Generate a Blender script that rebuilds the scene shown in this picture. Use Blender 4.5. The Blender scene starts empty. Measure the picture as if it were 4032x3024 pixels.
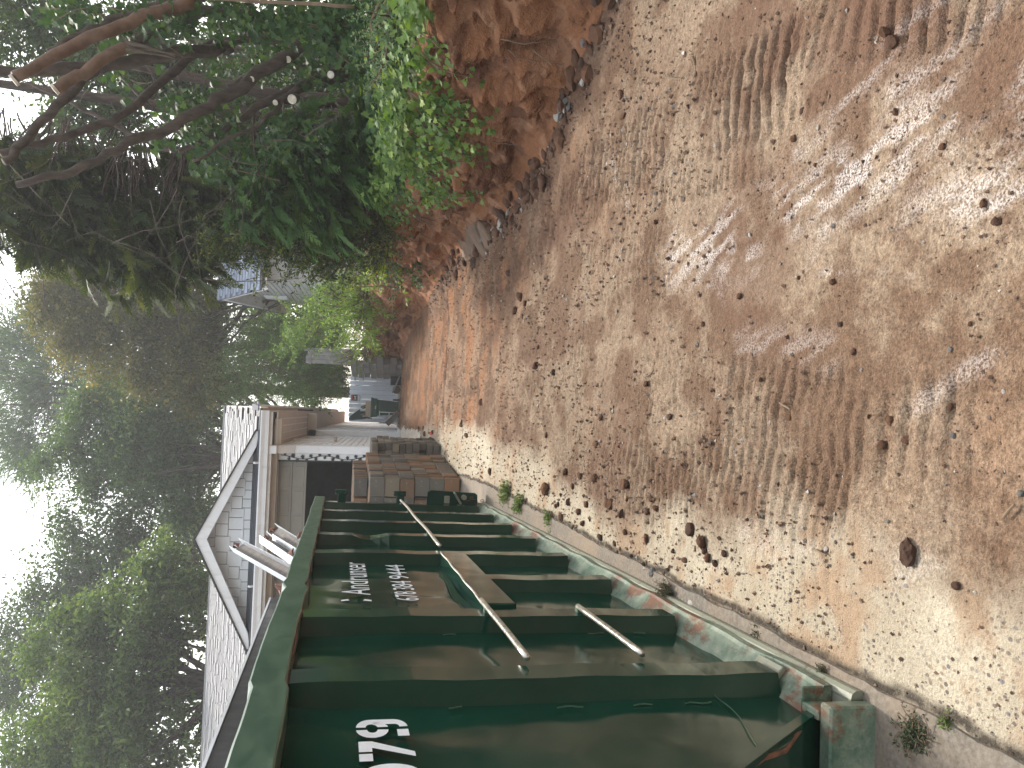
import bpy, bmesh, math, random
import numpy as np
from math import sin, cos, tan, radians, degrees, pi, atan2, asin
from mathutils import Matrix, Vector

random.seed(7); RNG = np.random.default_rng(11)
scene = bpy.context.scene
COL = scene.collection

# ------------------------------------------------------------------ camera
FPX = 3028.0; ROLL = .038; YAW = radians(2.406); PITCH = radians(9.293); CAMH = 1.6
EYE = np.array([0., 0., CAMH])
F_ = np.array([sin(YAW)*cos(PITCH), cos(YAW)*cos(PITCH), -sin(PITCH)])
R0_ = np.array([cos(YAW), -sin(YAW), 0.]); U0_ = np.cross(R0_, F_)
R_ = cos(ROLL)*R0_ + sin(ROLL)*U0_; U_ = cos(ROLL)*U0_ - sin(ROLL)*R0_
cam = bpy.data.cameras.new('camera'); camo = bpy.data.objects.new('camera', cam); COL.objects.link(camo)
cam.sensor_width = 36.0; cam.sensor_fit = 'HORIZONTAL'; cam.lens = FPX/4032*36; cam.clip_end = 2000; cam.clip_start = .05
M = Matrix.Identity(4)
for i in range(3):          # the phone was turned on its side: picture right is down, picture up is right
    M[i][0] = -U_[i]; M[i][1] = R_[i]; M[i][2] = -F_[i]; M[i][3] = EYE[i]
camo.matrix_world = M
scene.camera = camo

def ray(x, y):
    d = F_*FPX + R_*(1512-y) + U_*(2016-x); return d/np.linalg.norm(d)
def at_y(x, y, Y): d = ray(x, y); return EYE + d*(Y/d[1])
S2 = 4032/2212.
def a2(x, y, Y): return at_y(x*S2, y*S2, Y)          # pixel of a 2212-wide view at depth Y

# ------------------------------------------------------------------ light
SUN_EL = radians(54); SUN_AZ = radians(6)             # azimuth from +Y towards +X
world = bpy.data.worlds.new('World'); scene.world = world; world.use_nodes = True
nt = world.node_tree; nt.nodes.clear()
sky = nt.nodes.new('ShaderNodeTexSky'); sky.sky_type = 'NISHITA'; sky.sun_disc = False
sky.sun_elevation = SUN_EL; sky.sun_rotation = SUN_AZ; sky.dust_density = 3.0; sky.air_density = 2.0; sky.ozone_density = 1.0
hs = nt.nodes.new('ShaderNodeHueSaturation'); hs.inputs['Saturation'].default_value = .36
bg = nt.nodes.new('ShaderNodeBackground'); bg.inputs['Strength'].default_value = .15
wo = nt.nodes.new('ShaderNodeOutputWorld')
nt.links.new(sky.outputs[0], hs.inputs['Color']); nt.links.new(hs.outputs[0], bg.inputs['Color']); nt.links.new(bg.outputs[0], wo.inputs['Surface'])
sun = bpy.data.lights.new('sun', 'SUN'); sun.energy = 2.0; sun.angle = radians(6); sun.color = (1, .93, .82)
suno = bpy.data.objects.new('sun', sun); COL.objects.link(suno)
sd = Vector((sin(SUN_AZ)*cos(SUN_EL), cos(SUN_AZ)*cos(SUN_EL), sin(SUN_EL)))
suno.rotation_euler = sd.to_track_quat('Z', 'Y').to_euler(); suno.location = (0, 0, 30)
vs = scene.view_settings; vs.view_transform = 'Standard'; vs.look = 'None'; vs.gamma = 1; vs.use_curve_mapping = False
vs.exposure = 1.35
HAZE = .0017
scene.render.engine = 'CYCLES'
scene.cycles.max_bounces = 4; scene.cycles.diffuse_bounces = 2; scene.cycles.glossy_bounces = 2; scene.cycles.transmission_bounces = 3; scene.cycles.volume_bounces = 1; scene.cycles.transparent_max_bounces = 6

# ------------------------------------------------------------------ mesh helpers
def link(o, parent=None):
    COL.objects.link(o)
    if parent is not None: o.parent = parent
    return o
def tag(o, label=None, cat=None, group=None, kind=None):
    if label: o['label'] = label
    if cat: o['category'] = cat
    if group: o['group'] = group
    if kind: o['kind'] = kind
    return o
def thing(name, label, cat, loc=(0, 0, 0), rot=None, group=None, scale=None):
    o = bpy.data.objects.new(name, None); COL.objects.link(o); o.empty_display_size = .1
    if rot is not None: o.matrix_world = rot
    else: o.location = loc
    return tag(o, label, cat, group)
def quads_mesh(name, V, Q, mat, smooth=False, attr=None):
    """fast mesh from numpy arrays; Q is (n,3) or (n,4)"""
    V = np.ascontiguousarray(V, np.float32); Q = np.ascontiguousarray(Q, np.int32); k = Q.shape[1]
    me = bpy.data.meshes.new(name)
    me.vertices.add(len(V)); me.vertices.foreach_set('co', V.ravel())
    me.loops.add(Q.size); me.loops.foreach_set('vertex_index', Q.ravel())
    me.polygons.add(len(Q)); me.polygons.foreach_set('loop_start', np.arange(0, Q.size, k, dtype=np.int32))
    me.polygons.foreach_set('use_smooth', np.full(len(Q), bool(smooth)))
    for n_, a in (attr or {}).items():
        at = me.attributes.new(n_, 'FLOAT', 'POINT'); at.data.foreach_set('value', np.ascontiguousarray(a, np.float32))
    me.update(calc_edges=True); me.materials.append(mat)
    return me
def mobj(name, me, parent=None, loc=None):
    o = bpy.data.objects.new(name, me)
    if loc is not None: o.location = loc
    return link(o, parent)
class MB:
    """collects boxes, prisms and tubes; build() links them as ONE mesh object"""
    def __init__(s, org=(0, 0, 0)): s.v = []; s.f = []; s.o = np.array(org, float)
    def add(s, V, Fs):
        b = len(s.v); s.v += [tuple(np.asarray(p, float)-s.o) for p in V]; s.f += [tuple(i+b for i in f) for f in Fs]; return s
    def box(s, a, b):
        (x0, y0, z0), (x1, y1, z1) = a, b
        x0, x1 = min(x0, x1), max(x0, x1); y0, y1 = min(y0, y1), max(y0, y1); z0, z1 = min(z0, z1), max(z0, z1)
        return s.add([(x0,y0,z0),(x1,y0,z0),(x1,y1,z0),(x0,y1,z0),(x0,y0,z1),(x1,y0,z1),(x1,y1,z1),(x0,y1,z1)],
              [(0,3,2,1),(4,5,6,7),(0,1,5,4),(1,2,6,5),(2,3,7,6),(3,0,4,7)])
    def obox(s, c, ax, ay, az):
        c, ax, ay, az = (np.asarray(q, float) for q in (c, ax, ay, az))
        P = [c+i*ax+j*ay+k*az for k in (-1, 1) for i, j in ((-1,-1),(1,-1),(1,1),(-1,1))]
        return s.add(P, [(0,3,2,1),(4,5,6,7),(0,1,5,4),(1,2,6,5),(2,3,7,6),(3,0,4,7)])
    def bar(s, p, q, w, h, up=(0, 0, 1)):
        p, q, up = (np.asarray(t, float) for t in (p, q, up)); d = q-p; L = np.linalg.norm(d); d = d/L
        a = np.cross(d, up); a = a/np.linalg.norm(a); b = np.cross(a, d)
        return s.obox((p+q)/2, d*L/2, a*w/2, b*h/2)
    def prism(s, poly, ext):
        """poly: planar 3-D points; ext: extrusion vector"""
        n = len(poly); P = [np.asarray(p, float) for p in poly]; e = np.asarray(ext, float)
        return s.add(P+[p+e for p in P], [tuple(range(n-1, -1, -1)), tuple(range(n, 2*n))]+[(i, (i+1) % n, (i+1) % n+n, i+n) for i in range(n)])
    def tube(s, pts, rad, n=8, cap=True, jit=0., rng=None):
        P = [np.asarray(p, float) for p in pts]; m = len(P); rad = list(rad) if hasattr(rad, '__len__') else [rad]*m
        V = []; Fs = []; ref = np.array([.3, .2, .93])
        for i in range(m):
            d = P[min(i+1, m-1)]-P[max(i-1, 0)]; d = d/(np.linalg.norm(d)+1e-9)
            r = ref if abs(d@ref) < .9 else np.array([1., 0, 0])
            a = np.cross(d, r); a /= np.linalg.norm(a); b = np.cross(d, a)
            for k in range(n):
                t = 2*pi*k/n; rr = rad[i]*(1+(rng.uniform(-jit, jit) if rng is not None else 0))
                V.append(P[i]+rr*(cos(t)*a+sin(t)*b))
        for i in range(m-1):
            for k in range(n): Fs.append((i*n+k, i*n+(k+1) % n, (i+1)*n+(k+1) % n, (i+1)*n+k))
        if cap: Fs += [tuple(range(n))[::-1], tuple((m-1)*n+k for k in range(n))]
        return s.add(V, Fs)
    def lathe(s, c, prof, n=16, axis=(0, 0, 1)):
        ax = np.asarray(axis, float); ax /= np.linalg.norm(ax); r = np.array([1., 0, 0]) if abs(ax[0]) < .9 else np.array([0, 1., 0])
        a = np.cross(ax, r); a /= np.linalg.norm(a); b = np.cross(ax, a); c = np.asarray(c, float); V = []; Fs = []
        for (rr, h) in prof:
            for k in range(n): t = 2*pi*k/n; V.append(c+ax*h+rr*(cos(t)*a+sin(t)*b))
        for i in range(len(prof)-1):
            for k in range(n): Fs.append((i*n+k, i*n+(k+1) % n, (i+1)*n+(k+1) % n, (i+1)*n+k))
        Fs += [tuple(range(n))[::-1], tuple((len(prof)-1)*n+k for k in range(n))]
        return s.add(V, Fs)
    def mesh(s, name, mat, bevel=0, smooth=False):
        me = bpy.data.meshes.new(name); me.from_pydata(s.v, [], s.f); me.update()
        bm = bmesh.new(); bm.from_mesh(me)
        if bevel: bmesh.ops.bevel(bm, geom=[e for e in bm.edges if len(e.link_faces) == 2 and e.calc_face_angle(0) > .6], offset=bevel, segments=1, affect='EDGES', clamp_overlap=True)
        bmesh.ops.recalc_face_normals(bm, faces=bm.faces[:]); bm.to_mesh(me); bm.free()
        if smooth:
            me.polygons.foreach_set('use_smooth', [True]*len(me.polygons))
        me.materials.append(mat); return me
    def build(s, name, mat, parent=None, bevel=0, smooth=False, loc=None):
        return mobj(name, s.mesh(name, mat, bevel, smooth), parent, loc)

# ------------------------------------------------------------------ noise
def _h(ix, iy, seed):
    n = (ix.astype(np.int64)*374761393+iy.astype(np.int64)*668265263+seed*1274126177) & 0x7fffffff
    n = ((n ^ (n >> 13))*1274126177) & 0x7fffffff
    return ((n ^ (n >> 16)) & 0xffff)/65535.
def vnoise(x, y, seed=0):
    xi = np.floor(x); yi = np.floor(y); fx = x-xi; fy = y-yi; fx = fx*fx*(3-2*fx); fy = fy*fy*(3-2*fy)
    xi = xi.astype(np.int64); yi = yi.astype(np.int64)
    a = _h(xi, yi, seed); b = _h(xi+1, yi, seed); c = _h(xi, yi+1, seed); d = _h(xi+1, yi+1, seed)
    return (a*(1-fx)+b*fx)*(1-fy)+(c*(1-fx)+d*fx)*fy
def fbm(x, y, oct=4, seed=0, gain=.5):
    s = 0; a = 1; t = 0
    for o in range(oct):
        s = s+a*vnoise(x*2**o, y*2**o, seed+o*17); t += a; a *= gain
    return s/t
def sstep(e0, e1, x): t = np.clip((x-e0)/(e1-e0), 0, 1); return t*t*(3-2*t)

# ------------------------------------------------------------------ materials
class NT:
    def __init__(s, name):
        s.m = bpy.data.materials.new(name); s.m.use_nodes = True; s.t = s.m.node_tree; s.t.nodes.clear()
        s.out = s.t.nodes.new('ShaderNodeOutputMaterial'); s.co = None
    def n(s, ty, **kw):
        nd = s.t.nodes.new('ShaderNode'+ty)
        for k, v in kw.items():
            if k.startswith('_'): setattr(nd, k[1:], v)
            else:
                i = nd.inputs[int(k[1:])] if k[0] == 'i' and k[1:].isdigit() else nd.inputs[k.replace('__', ' ')]
                if isinstance(v, bpy.types.NodeSocket): s.t.links.new(v, i)
                else: i.default_value = v
        return nd
    def coord(s, scale=(1, 1, 1)):
        if s.co is None: s.co = s.t.nodes.new('ShaderNodeTexCoord')
        mp = s.n('Mapping'); s.t.links.new(s.co.outputs['Object'], mp.inputs['Vector']); mp.inputs['Scale'].default_value = scale
        return mp.outputs[0]
    def noise(s, scale, detail=4, rough=.55, sc=(1, 1, 1), dist=0.):
        return s.n('TexNoise', Vector=s.coord(sc), Scale=scale, Detail=detail, Roughness=rough, Distortion=dist).outputs[0]
    def vor(s, scale, out='Distance', sc=(1, 1, 1), feat='F1'):
        return s.n('TexVoronoi', Vector=s.coord(sc), Scale=scale, _feature=feat).outputs[out]
    def ramp(s, fac, stops, interp='LINEAR'):
        r = s.n('ValToRGB', Fac=fac); r.color_ramp.interpolation = interp; e = r.color_ramp.elements
        while len(e) < len(stops): e.new(.5)
        for k, (p, c) in zip(e, stops):
            k.position = p; k.color = (c, c, c, 1) if not hasattr(c, '__len__') else (*c[:3], 1)
        return r.outputs[0]
    def mix(s, fac, a, b, mode='MIX'):
        m = s.n('Mix', _data_type='RGBA', _blend_type=mode)
        for sock, v in ((m.inputs[0], fac), (m.inputs[6], a), (m.inputs[7], b)):
            if isinstance(v, bpy.types.NodeSocket): s.t.links.new(v, sock)
            else: sock.default_value = v if not hasattr(v, '__len__') else (*v[:3], 1)
        return m.outputs[2]
    def math(s, op, a, b=0., clamp=False):
        m = s.n('Math', _operation=op, _use_clamp=clamp)
        for i, v in enumerate((a, b)):
            if isinstance(v, bpy.types.NodeSocket): s.t.links.new(v, m.inputs[i])
            else: m.inputs[i].default_value = v
        return m.outputs[0]
    def attr(s, name): return s.n('Attribute', _attribute_name=name).outputs['Fac']
    def bump(s, h, strength=.3, dist=.02, nrm=None):
        b = s.n('Bump', Height=h, Strength=strength, Distance=dist)
        if nrm is not None: s.t.links.new(nrm, b.inputs['Normal'])
        return b.outputs[0]
    def surf(s, color, rough=.6, normal=None, metal=0., spec=.5, trans=None):
        p = s.n('BsdfPrincipled')
        for k, v in (('Base Color', color), ('Roughness', rough), ('Metallic', metal), ('Specular IOR Level', spec)):
            if isinstance(v, bpy.types.NodeSocket): s.t.links.new(v, p.inputs[k])
            else: p.inputs[k].default_value = v if not hasattr(v, '__len__') else (*v[:3], 1)
        if normal is not None: s.t.links.new(normal, p.inputs['Normal'])
        o = p.outputs[0]
        if trans is not None:
            tr = s.n('BsdfTranslucent')
            if isinstance(color, bpy.types.NodeSocket):
                c2 = s.mix(1.0, color, (1.25, 1.15, .55), 'MULTIPLY'); s.t.links.new(c2, tr.inputs['Color'])
            mx = s.n('MixShader', i0=trans); s.t.links.new(o, mx.inputs[1]); s.t.links.new(tr.outputs[0], mx.inputs[2]); o = mx.outputs[0]
        s.t.links.new(o, s.out.inputs['Surface']); return s.m

def mat_plain(name, col, rough=.6, var=.15, scale=8, bump=.1, bs=40, metal=0., spec=.5, rnd=.0, dirt=None):
    """paint, plastic, stone: base colour with mottling, optional dirt streaks and per-object variation"""
    t = NT(name); c0 = np.array(col)
    c = t.ramp(t.noise(scale, 5), [(.3, c0*(1-var)), (.7, c0*(1+var))])
    if rnd:
        oi = t.n('ObjectInfo').outputs['Random']; c = t.mix(1.0, c, t.ramp(oi, [(0, 1-rnd), (1, 1+rnd)]), 'MULTIPLY')
    if dirt is not None:
        dm = t.ramp(t.noise(dirt[1], 6, .7, dirt[2] if len(dirt) > 2 else (1, 1, 1)), [(.52, 0.), (.72, 1.)])
        c = t.mix(t.math('MULTIPLY', dm, dirt[3] if len(dirt) > 3 else .6), c, dirt[0])
    r = t.ramp(t.noise(scale*2.3, 3), [(.3, max(rough-.08, .05)), (.7, min(rough+.08, 1))])
    return t.surf(c, r, t.bump(t.noise(bs, 4), bump, .01), metal, spec)

def mat_leaf(name, c0, c1, c2, rough=.45, trans=.35, spec=.4, grey=None):
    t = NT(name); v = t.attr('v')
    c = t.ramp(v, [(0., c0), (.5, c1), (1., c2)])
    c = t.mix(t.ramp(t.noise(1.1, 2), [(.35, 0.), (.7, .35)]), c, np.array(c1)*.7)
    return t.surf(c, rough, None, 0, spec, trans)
def mat_bark(name, c0, c1, sc=14, bump=.8):
    t = NT(name); n = t.noise(sc, 6, .65, (1, 1, .25)); v = t.vor(sc*.8, sc=(1, 1, .2))
    c = t.ramp(n, [(.3, c0), (.7, c1)])
    return t.surf(c, .9, t.bump(t.math('ADD', n, v), bump, .02), 0, .2)

MAT = {}
def mk():
    MAT['bark'] = mat_bark('bark_dark', (.035, .026, .022), (.11, .085, .07))
    MAT['bark_grey'] = mat_bark('bark_grey', (.06, .05, .04), (.16, .13, .105))
    MAT['wood_orange'] = mat_plain('stripped_wood', (.12, .068, .04), .75, .35, 9, .4, 30, dirt=((.05, .03, .022), 6, (1, 1, .3), .9))
    t = NT('cut_wood'); d = t.noise(22, 4); MAT['cut'] = t.surf(t.ramp(d, [(.35, (.42, .36, .28)), (.65, (.70, .65, .56))]), .8, t.bump(d, .3, .01))
    MAT['twig'] = mat_plain('twig_bark', (.16, .11, .07), .9, .3, 12)
    MAT['leaf_ivy'] = mat_leaf('ivy_leaf', (.055, .115, .022), (.12, .22, .045), (.30, .40, .09), .48, .4, .2)
    MAT['leaf_ivy_dark'] = mat_leaf('ivy_leaf_dark', (.022, .055, .018), (.045, .105, .03), (.14, .22, .06), .5, .35, .2)
    MAT['leaf_holly'] = mat_leaf('glossy_leaf', (.02, .042, .010), (.065, .11, .018), (.33, .36, .05), .33, .4, .5)
    MAT['leaf_cypress'] = mat_leaf('cypress_spray', (.02, .06, .014), (.055, .135, .028), (.15, .26, .06), .6, .35, .2)
    MAT['leaf_cypress_up'] = mat_leaf('cypress_spray_upper', (.016, .034, .012), (.05, .08, .022), (.15, .18, .055), .6, .4, .2)
    MAT['leaf_feather'] = mat_leaf('feathery_leaf', (.08, .16, .045), (.16, .28, .085), (.30, .42, .17), .5, .42, .25)
    MAT['leaf_willow'] = mat_leaf('narrow_leaf', (.12, .22, .03), (.21, .36, .06), (.36, .48, .10), .45, .45, .3)
    MAT['leaf_lime'] = mat_leaf('lime_leaf', (.15, .25, .025), (.27, .40, .045), (.42, .52, .09), .45, .45, .3)
    MAT['leaf_box'] = mat_leaf('small_grey_green_leaf', (.07, .14, .07), (.14, .24, .12), (.27, .37, .20), .45, .35, .3)
    MAT['tree_a'] = mat_leaf('tree_leaf_bright', (0.049, 0.098, 0.029), (0.117, 0.196, 0.054), (0.274, 0.352, 0.128), .42, .45, .45)
    MAT['tree_b'] = mat_leaf('tree_leaf_dark', (0.034, 0.072, 0.029), (0.072, 0.130, 0.048), (0.173, 0.250, 0.096), .45, .45, .35)
    MAT['tree_c'] = mat_leaf('tree_leaf_mid', (0.040, 0.089, 0.030), (0.089, 0.162, 0.054), (0.206, 0.295, 0.108), .45, .45, .35)
    MAT['tree_brown'] = mat_leaf('tree_leaf_turning', (0.072, 0.086, 0.024), (0.163, 0.158, 0.048), (0.317, 0.269, 0.086), .45, .45, .35)
    MAT['tree_pine'] = mat_leaf('pine_needles', (0.041, 0.091, 0.046), (0.086, 0.163, 0.077), (0.184, 0.276, 0.122), .55, .45, .25)
mk()
# ------------------------------------------------------------------ the ground: packed clay over an old slab, cut bank on the right
GNX, GNY = .02271, .05539
def yeff(y): return -np.logaddexp(-(np.asarray(y, float))*1.1, -20.35*1.1)/1.1
def gz(x, y):                                   # smooth drive level
    x = np.asarray(x, float)
    return GNY*yeff(y)-GNX*np.clip(x, -4, 3)
TOE = np.array([(-60, 4.2), (2, 4.0), (4, 3.05), (5.1, 2.58), (6.3, 2.15), (7.3, 2.08), (9, 2.1), (10.5, 2.3), (13, 2.3), (16, 2.12), (20.4, 1.86), (22.5, 1.72), (25.3, 1.52), (27, 1.5), (400, 1.5)])
def toe(y): return np.interp(y, TOE[:, 0], TOE[:, 1])
def ztop(y): return np.interp(y, [-60, 2, 5, 7.5, 12, 20, 25, 400], [1.2, 1.25, 1.42, 1.5, 1.86, 2.15, 2.25, 2.25])
def bank_top(x, y):                             # level of the garden above the bank
    return ztop(y)+.05*np.clip(np.asarray(x)-toe(y)-.5, 0, 6)

def track(X, Y, path, width, pitch, depth, seed):
    (x0, y0), (x1, y1) = path; L = math.hypot(x1-x0, y1-y0); dx, dy = (x1-x0)/L, (y1-y0)/L
    t = (X-x0)*dx+(Y-y0)*dy; w = (X-x0)*dy-(Y-y0)*dx
    wob = .02*np.sin(t*5+seed)+.06*(fbm(X*5, Y*5, 3, seed)-.5)+.05*(fbm(X*1.7, Y*1.7, 2, seed+3)-.5)
    ph = (t+wob+.5*np.abs(w)*.25)/pitch
    dd = np.abs(ph-np.floor(ph)-.5)*2; grv = np.exp(-(dd/.30)**2); til = (vnoise(np.floor(ph)*3.7, X*2.5, seed+21)-.5)*1.1+(ph-np.floor(ph)-.5)*.5
    m = sstep(width/2, width/2-.06, np.abs(w+.05*(fbm(Y*2, X*2, 2, seed+5)-.5)))*sstep(-.05, .15, t)*sstep(L+.05, L-.15, t)
    m = m*sstep(.26, .52, fbm(X*2.4, Y*1.6, 3, seed+9))*(.45+1.0*fbm(X*9, Y*14, 2, seed+13))
    return depth*m*(til*.55-1.25*grv), m
def ground_height(X, Y):
    h = gz(X, Y)
    near = np.clip(Y/3., .55, 2.2)
    d = .035*(fbm(X*.9, Y*.7, 3, 3)-.5)+.018*(fbm(X*4, Y*4, 3, 5)-.5)*near
    tm = 0
    for (p, w, pi_, de, s_) in [(((-.38, 2.2), (-.05, 8.2)), .56, .066, .015, 1), (((-.05, 1.7), (.12, 3.2)), .42, .075, .014, 2), (((1.35, 2.6), (1.85, 6.2)), .52, .085, .026, 3), (((1.0, 2.2), (1.5, 5.2)), .34, .06, .014, 12),
                                (((.85, 3.6), (1.25, 9.0)), .5, .07, .012, 4), (((1.15, 1.6), (1.6, 3.0)), .4, .075, .014, 6), (((.35, 5.0), (.5, 12.)), .5, .09, .014, 7), (((.15, 3.2), (.35, 6.)), .4, .05, .008, 14),
                                (((1.5, 6.0), (1.65, 12.)), .5, .09, .018, 8), (((.2, 13), (.4, 21)), .6, .2, .014, 9), (((1.2, 13), (1.2, 21)), .6, .2, .016, 10)]:
        a, m = track(X, Y, p, w, pi_, de, s_); d = d+a; tm = np.maximum(tm, m)
    # scraped streaks across the drive, stronger with distance; fine grit everywhere
    d = d+.030*np.clip((Y-3.5)/4, 0, 1.4)*(fbm(X*2.2, Y*9, 3, 21)-.5)
    band = np.exp(-((X-1.55+.07*(Y-6.5))/.32)**2)*sstep(4.6, 5.6, Y)*sstep(10.5, 8.8, Y); d = d+.05*band*(fbm(X*7, Y*16, 3, 25)-.5)
    conc = conc_sun_mask(X, Y)
    grit = (fbm(X*38, Y*38, 2, 31)-.5)*.010*np.clip(Y/3.2, .6, 2.)+(vnoise(X*75, Y*75, 33)-.5)*.005*np.clip(Y/3, .7, 2)
    d = d*(1-.75*conc)+grit*(1-.55*conc)
    rough = sstep(.52, .75, fbm(X*1.1+3, Y*.8, 3, 41))*(1-conc)
    d = d+rough*.045*(np.abs(fbm(X*9, Y*7, 3, 43)-.5))
    # old drain trench across the drive and a dip of loose soil beside the wall
    tr = sstep(.10, .03, np.abs(Y-(12.27+.14*(X+.05)+.03*np.sin(X*3))))*sstep(-.6, -.2, X)*sstep(2.5, 2.2, X)
    d = d-.07*tr
    # earth pushed up against the toe of the bank
    k = toe(Y)-X
    d = d+.10*np.exp(-np.clip(k, 0, 9)/.16)*(fbm(X*4, Y*3, 3, 51))+.03*sstep(.9, .1, k)*(fbm(X*7, Y*7, 3, 53)-.3)
    return h+d, tm, tr, conc
def conc_sun_mask(X, Y):                           # old exposed-aggregate slab swept bare, widened far out to paint in sunlit ground
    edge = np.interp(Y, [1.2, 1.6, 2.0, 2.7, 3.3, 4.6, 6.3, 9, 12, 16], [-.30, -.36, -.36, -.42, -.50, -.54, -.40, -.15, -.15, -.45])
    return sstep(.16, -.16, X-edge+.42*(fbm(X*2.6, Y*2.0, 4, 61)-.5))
def slab_edge(ys):
    ex = -.800-.0185*(ys-2)+.03*(fbm(ys*2.2, ys*0, 4, 201)-.5)+.012*(vnoise(ys*14, ys*0, 203)-.5)
    return ex+np.interp(ys, [.9, 2.4, 8.2, 10, 14.6], [.0, .045, .16, .14, -.02])
def make_ground():
    ys = np.concatenate([[-60, -20, -6, -2, 0, .6, 1.0], 1.2*np.exp(np.linspace(0, math.log(28/1.2), 900)), [29, 30, 32, 36, 42, 55, 80, 140, 250, 600]])
    xl = np.array([-500, -150, -60, -30, -15, -8, -5, -3, -2, -1.4])
    nl, nb, ntp = 310, 84, 30
    rows = []; A = {}
    u = np.linspace(0, 1, nl); q = np.linspace(0, 1, nb+1)[1:]; tt = np.linspace(0, 1, ntp+1)[1:]
    prof_t = np.array([0, .06, .16, .34, .6, .82, 1.0]); prof_x = np.array([0, .10, .20, .27, .33, .40, .56]); prof_z = np.array([0, .05, .18, .48, .80, .95, 1.0])
    Yg, Ug = np.meshgrid(ys, u, indexing='ij'); xt = toe(ys)
    X = -1.08+(xt[:, None]+1.08)*Ug
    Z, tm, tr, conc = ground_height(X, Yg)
    far = (Yg > 28) | (Yg < 1.0); Z = np.where(far, gz(X, Yg), Z)
    # left flank
    XL = np.repeat(xl[None, :], len(ys), 0); YL = np.repeat(ys[:, None], len(xl), 1); ZL = gz(XL, YL)-.02
    # bank face
    px = np.interp(q, prof_t, prof_x); pz = np.interp(q, prof_t, prof_z)
    YB = np.repeat(ys[:, None], nb, 1); z0 = Z[:, -1][:, None]; h = (ztop(ys)[:, None]-z0)
    ZB = z0+h*pz[None, :]; XB = xt[:, None]+px[None, :]*(1+.0*h)
    k = np.sin(pi*np.clip(q, 0, 1))[None, :]**.6
    nx = .30*(fbm(YB*1.1, ZB*1.3, 3, 71)-.5)+.16*(fbm(YB*4.5, ZB*3.2, 4, 73)-.5)+.09*np.abs(fbm(YB*13, ZB*9, 3, 75)-.5)+.03*(vnoise(YB*45, ZB*30, 77)-.5)
    nx = nx-.12*sstep(.52, .62, fbm(YB*2.3, ZB*2.0, 3, 79))+.10*sstep(.5, .58, fbm(YB*6, ZB*4.5, 3, 83))-.07*sstep(.55, .62, fbm(YB*10, ZB*8, 2, 85))
    ZB = ZB+k*.10*(fbm(YB*5, ZB*6+9, 3, 81)-.5); XB = XB+nx*np.where((YB > 28) | (YB < 1.2), 0, k)
    # garden above the bank
    YT = np.repeat(ys[:, None], ntp, 1); XT = XB[:, -1][:, None]+(7.5-XB[:, -1][:, None])*tt[None, :]**1.3
    ZT = bank_top(XT, YT)+.10*(fbm(XT*2, YT*2, 3, 91)-.5)*sstep(0, .1, tt)[None, :]+ (ZB[:, -1]-bank_top(XB[:, -1], ys))[:, None]*sstep(.3, 0, tt)[None, :]
    xr = np.array([9, 12, 20, 40, 120, 500]); XR = np.repeat(xr[None, :], len(ys), 0); YR = np.repeat(ys[:, None], len(xr), 1); ZR = np.repeat(bank_top(7.5, ys)[:, None], len(xr), 1)
    XX = np.concatenate([XL, X, XB, XT, XR], 1); YY = np.concatenate([YL, Yg, YB, YT, YR], 1); ZZ = np.concatenate([ZL, Z, ZB, ZT, ZR], 1)
    nr, nc = XX.shape; V = np.stack([XX, YY, ZZ], -1).reshape(-1, 3)
    i = np.arange(nr-1)[:, None]*nc+np.arange(nc-1)[None, :]; Q = np.stack([i, i+1, i+1+nc, i+nc], -1).reshape(-1, 4)
    z_ = lambda a: np.zeros(a.shape)
    # colour zones of the material, wc including the painted sunlit stretch
    wl = z_(X)
    for (x0, y0, x1, y1, w, s_) in [(.84, 3.65, .74, 2.55, .26, 1.), (.80, 2.6, .88, 1.4, .20, 1.), (.62, 2.0, .58, 1.3, .13, .9), (1.0, 2.2, 1.05, 1.5, .12, .6), (.35, 3.1, .25, 2.4, .12, .4), (.66, 3.3, .50, 3.18, .08, .9), (.59, 2.75, .45, 2.0, .022, .8), (1.35, 1.6, 1.0, 2.6, .08, .5), (1.9, 5.0, 1.3, 4.4, .05, .6), (.25, 1.6, .05, 2.0, .05, .5), (-.45, 2.9, -.40, 1.9, .10, .35)]:
        L2 = (x1-x0)**2+(y1-y0)**2; t = np.clip(((X-x0)*(x1-x0)+(Yg-y0)*(y1-y0))/L2, 0, 1)
        d = np.hypot(X-x0-t*(x1-x0), Yg-y0-t*(y1-y0)); st = fbm((X*.95+Yg*.25)*34, (Yg*.97-X*.12)*7, 3, 101)
        wl = np.maximum(wl, .7*s_*sstep(1, .1, d/w)*sstep(.36, .60, st)*sstep(.28, .55, fbm(X*5, Yg*4, 3, 103)))
    wr = np.clip(sstep(5.0, 11, Yg)*.85+.35*sstep(2.0, .1, xt[:, None]-X)*sstep(2.2, 4, Yg)+.5*(fbm(X*.8, Yg*.6, 3, 111)-.5), 0, 1)
    wd = np.clip(.9*tr+.75*sstep(.45, .0, xt[:, None]-X)+.8*np.exp(-((X-1.45)/.4)**2-((Yg-2.65)/.5)**2)*sstep(.35, .6, fbm(X*4, Yg*4, 3, 121))
                 +.95*np.exp(-((X-1.55+.07*(Yg-6.5))/.32)**2)*sstep(4.6, 5.6, Yg)*sstep(10.5, 8.8, Yg)*sstep(.36, .58, fbm(X*5, Yg*9, 3, 125))+.55*sstep(.55, .75, fbm(X*1.7, Yg*1.4, 4, 123))*(1-conc), 0, 1)
    gl = np.exp(-((X+.75)/.35)**2)*sstep(12.5, 14, Yg)*sstep(21, 19, Yg); wd = np.clip(wd+.6*gl, 0, 1)
    A['wc'] = np.concatenate([z_(XL), conc, z_(XB), z_(XT), z_(XR)], 1); A['wl'] = np.concatenate([z_(XL), wl, z_(XB), z_(XT), z_(XR)], 1)
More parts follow.
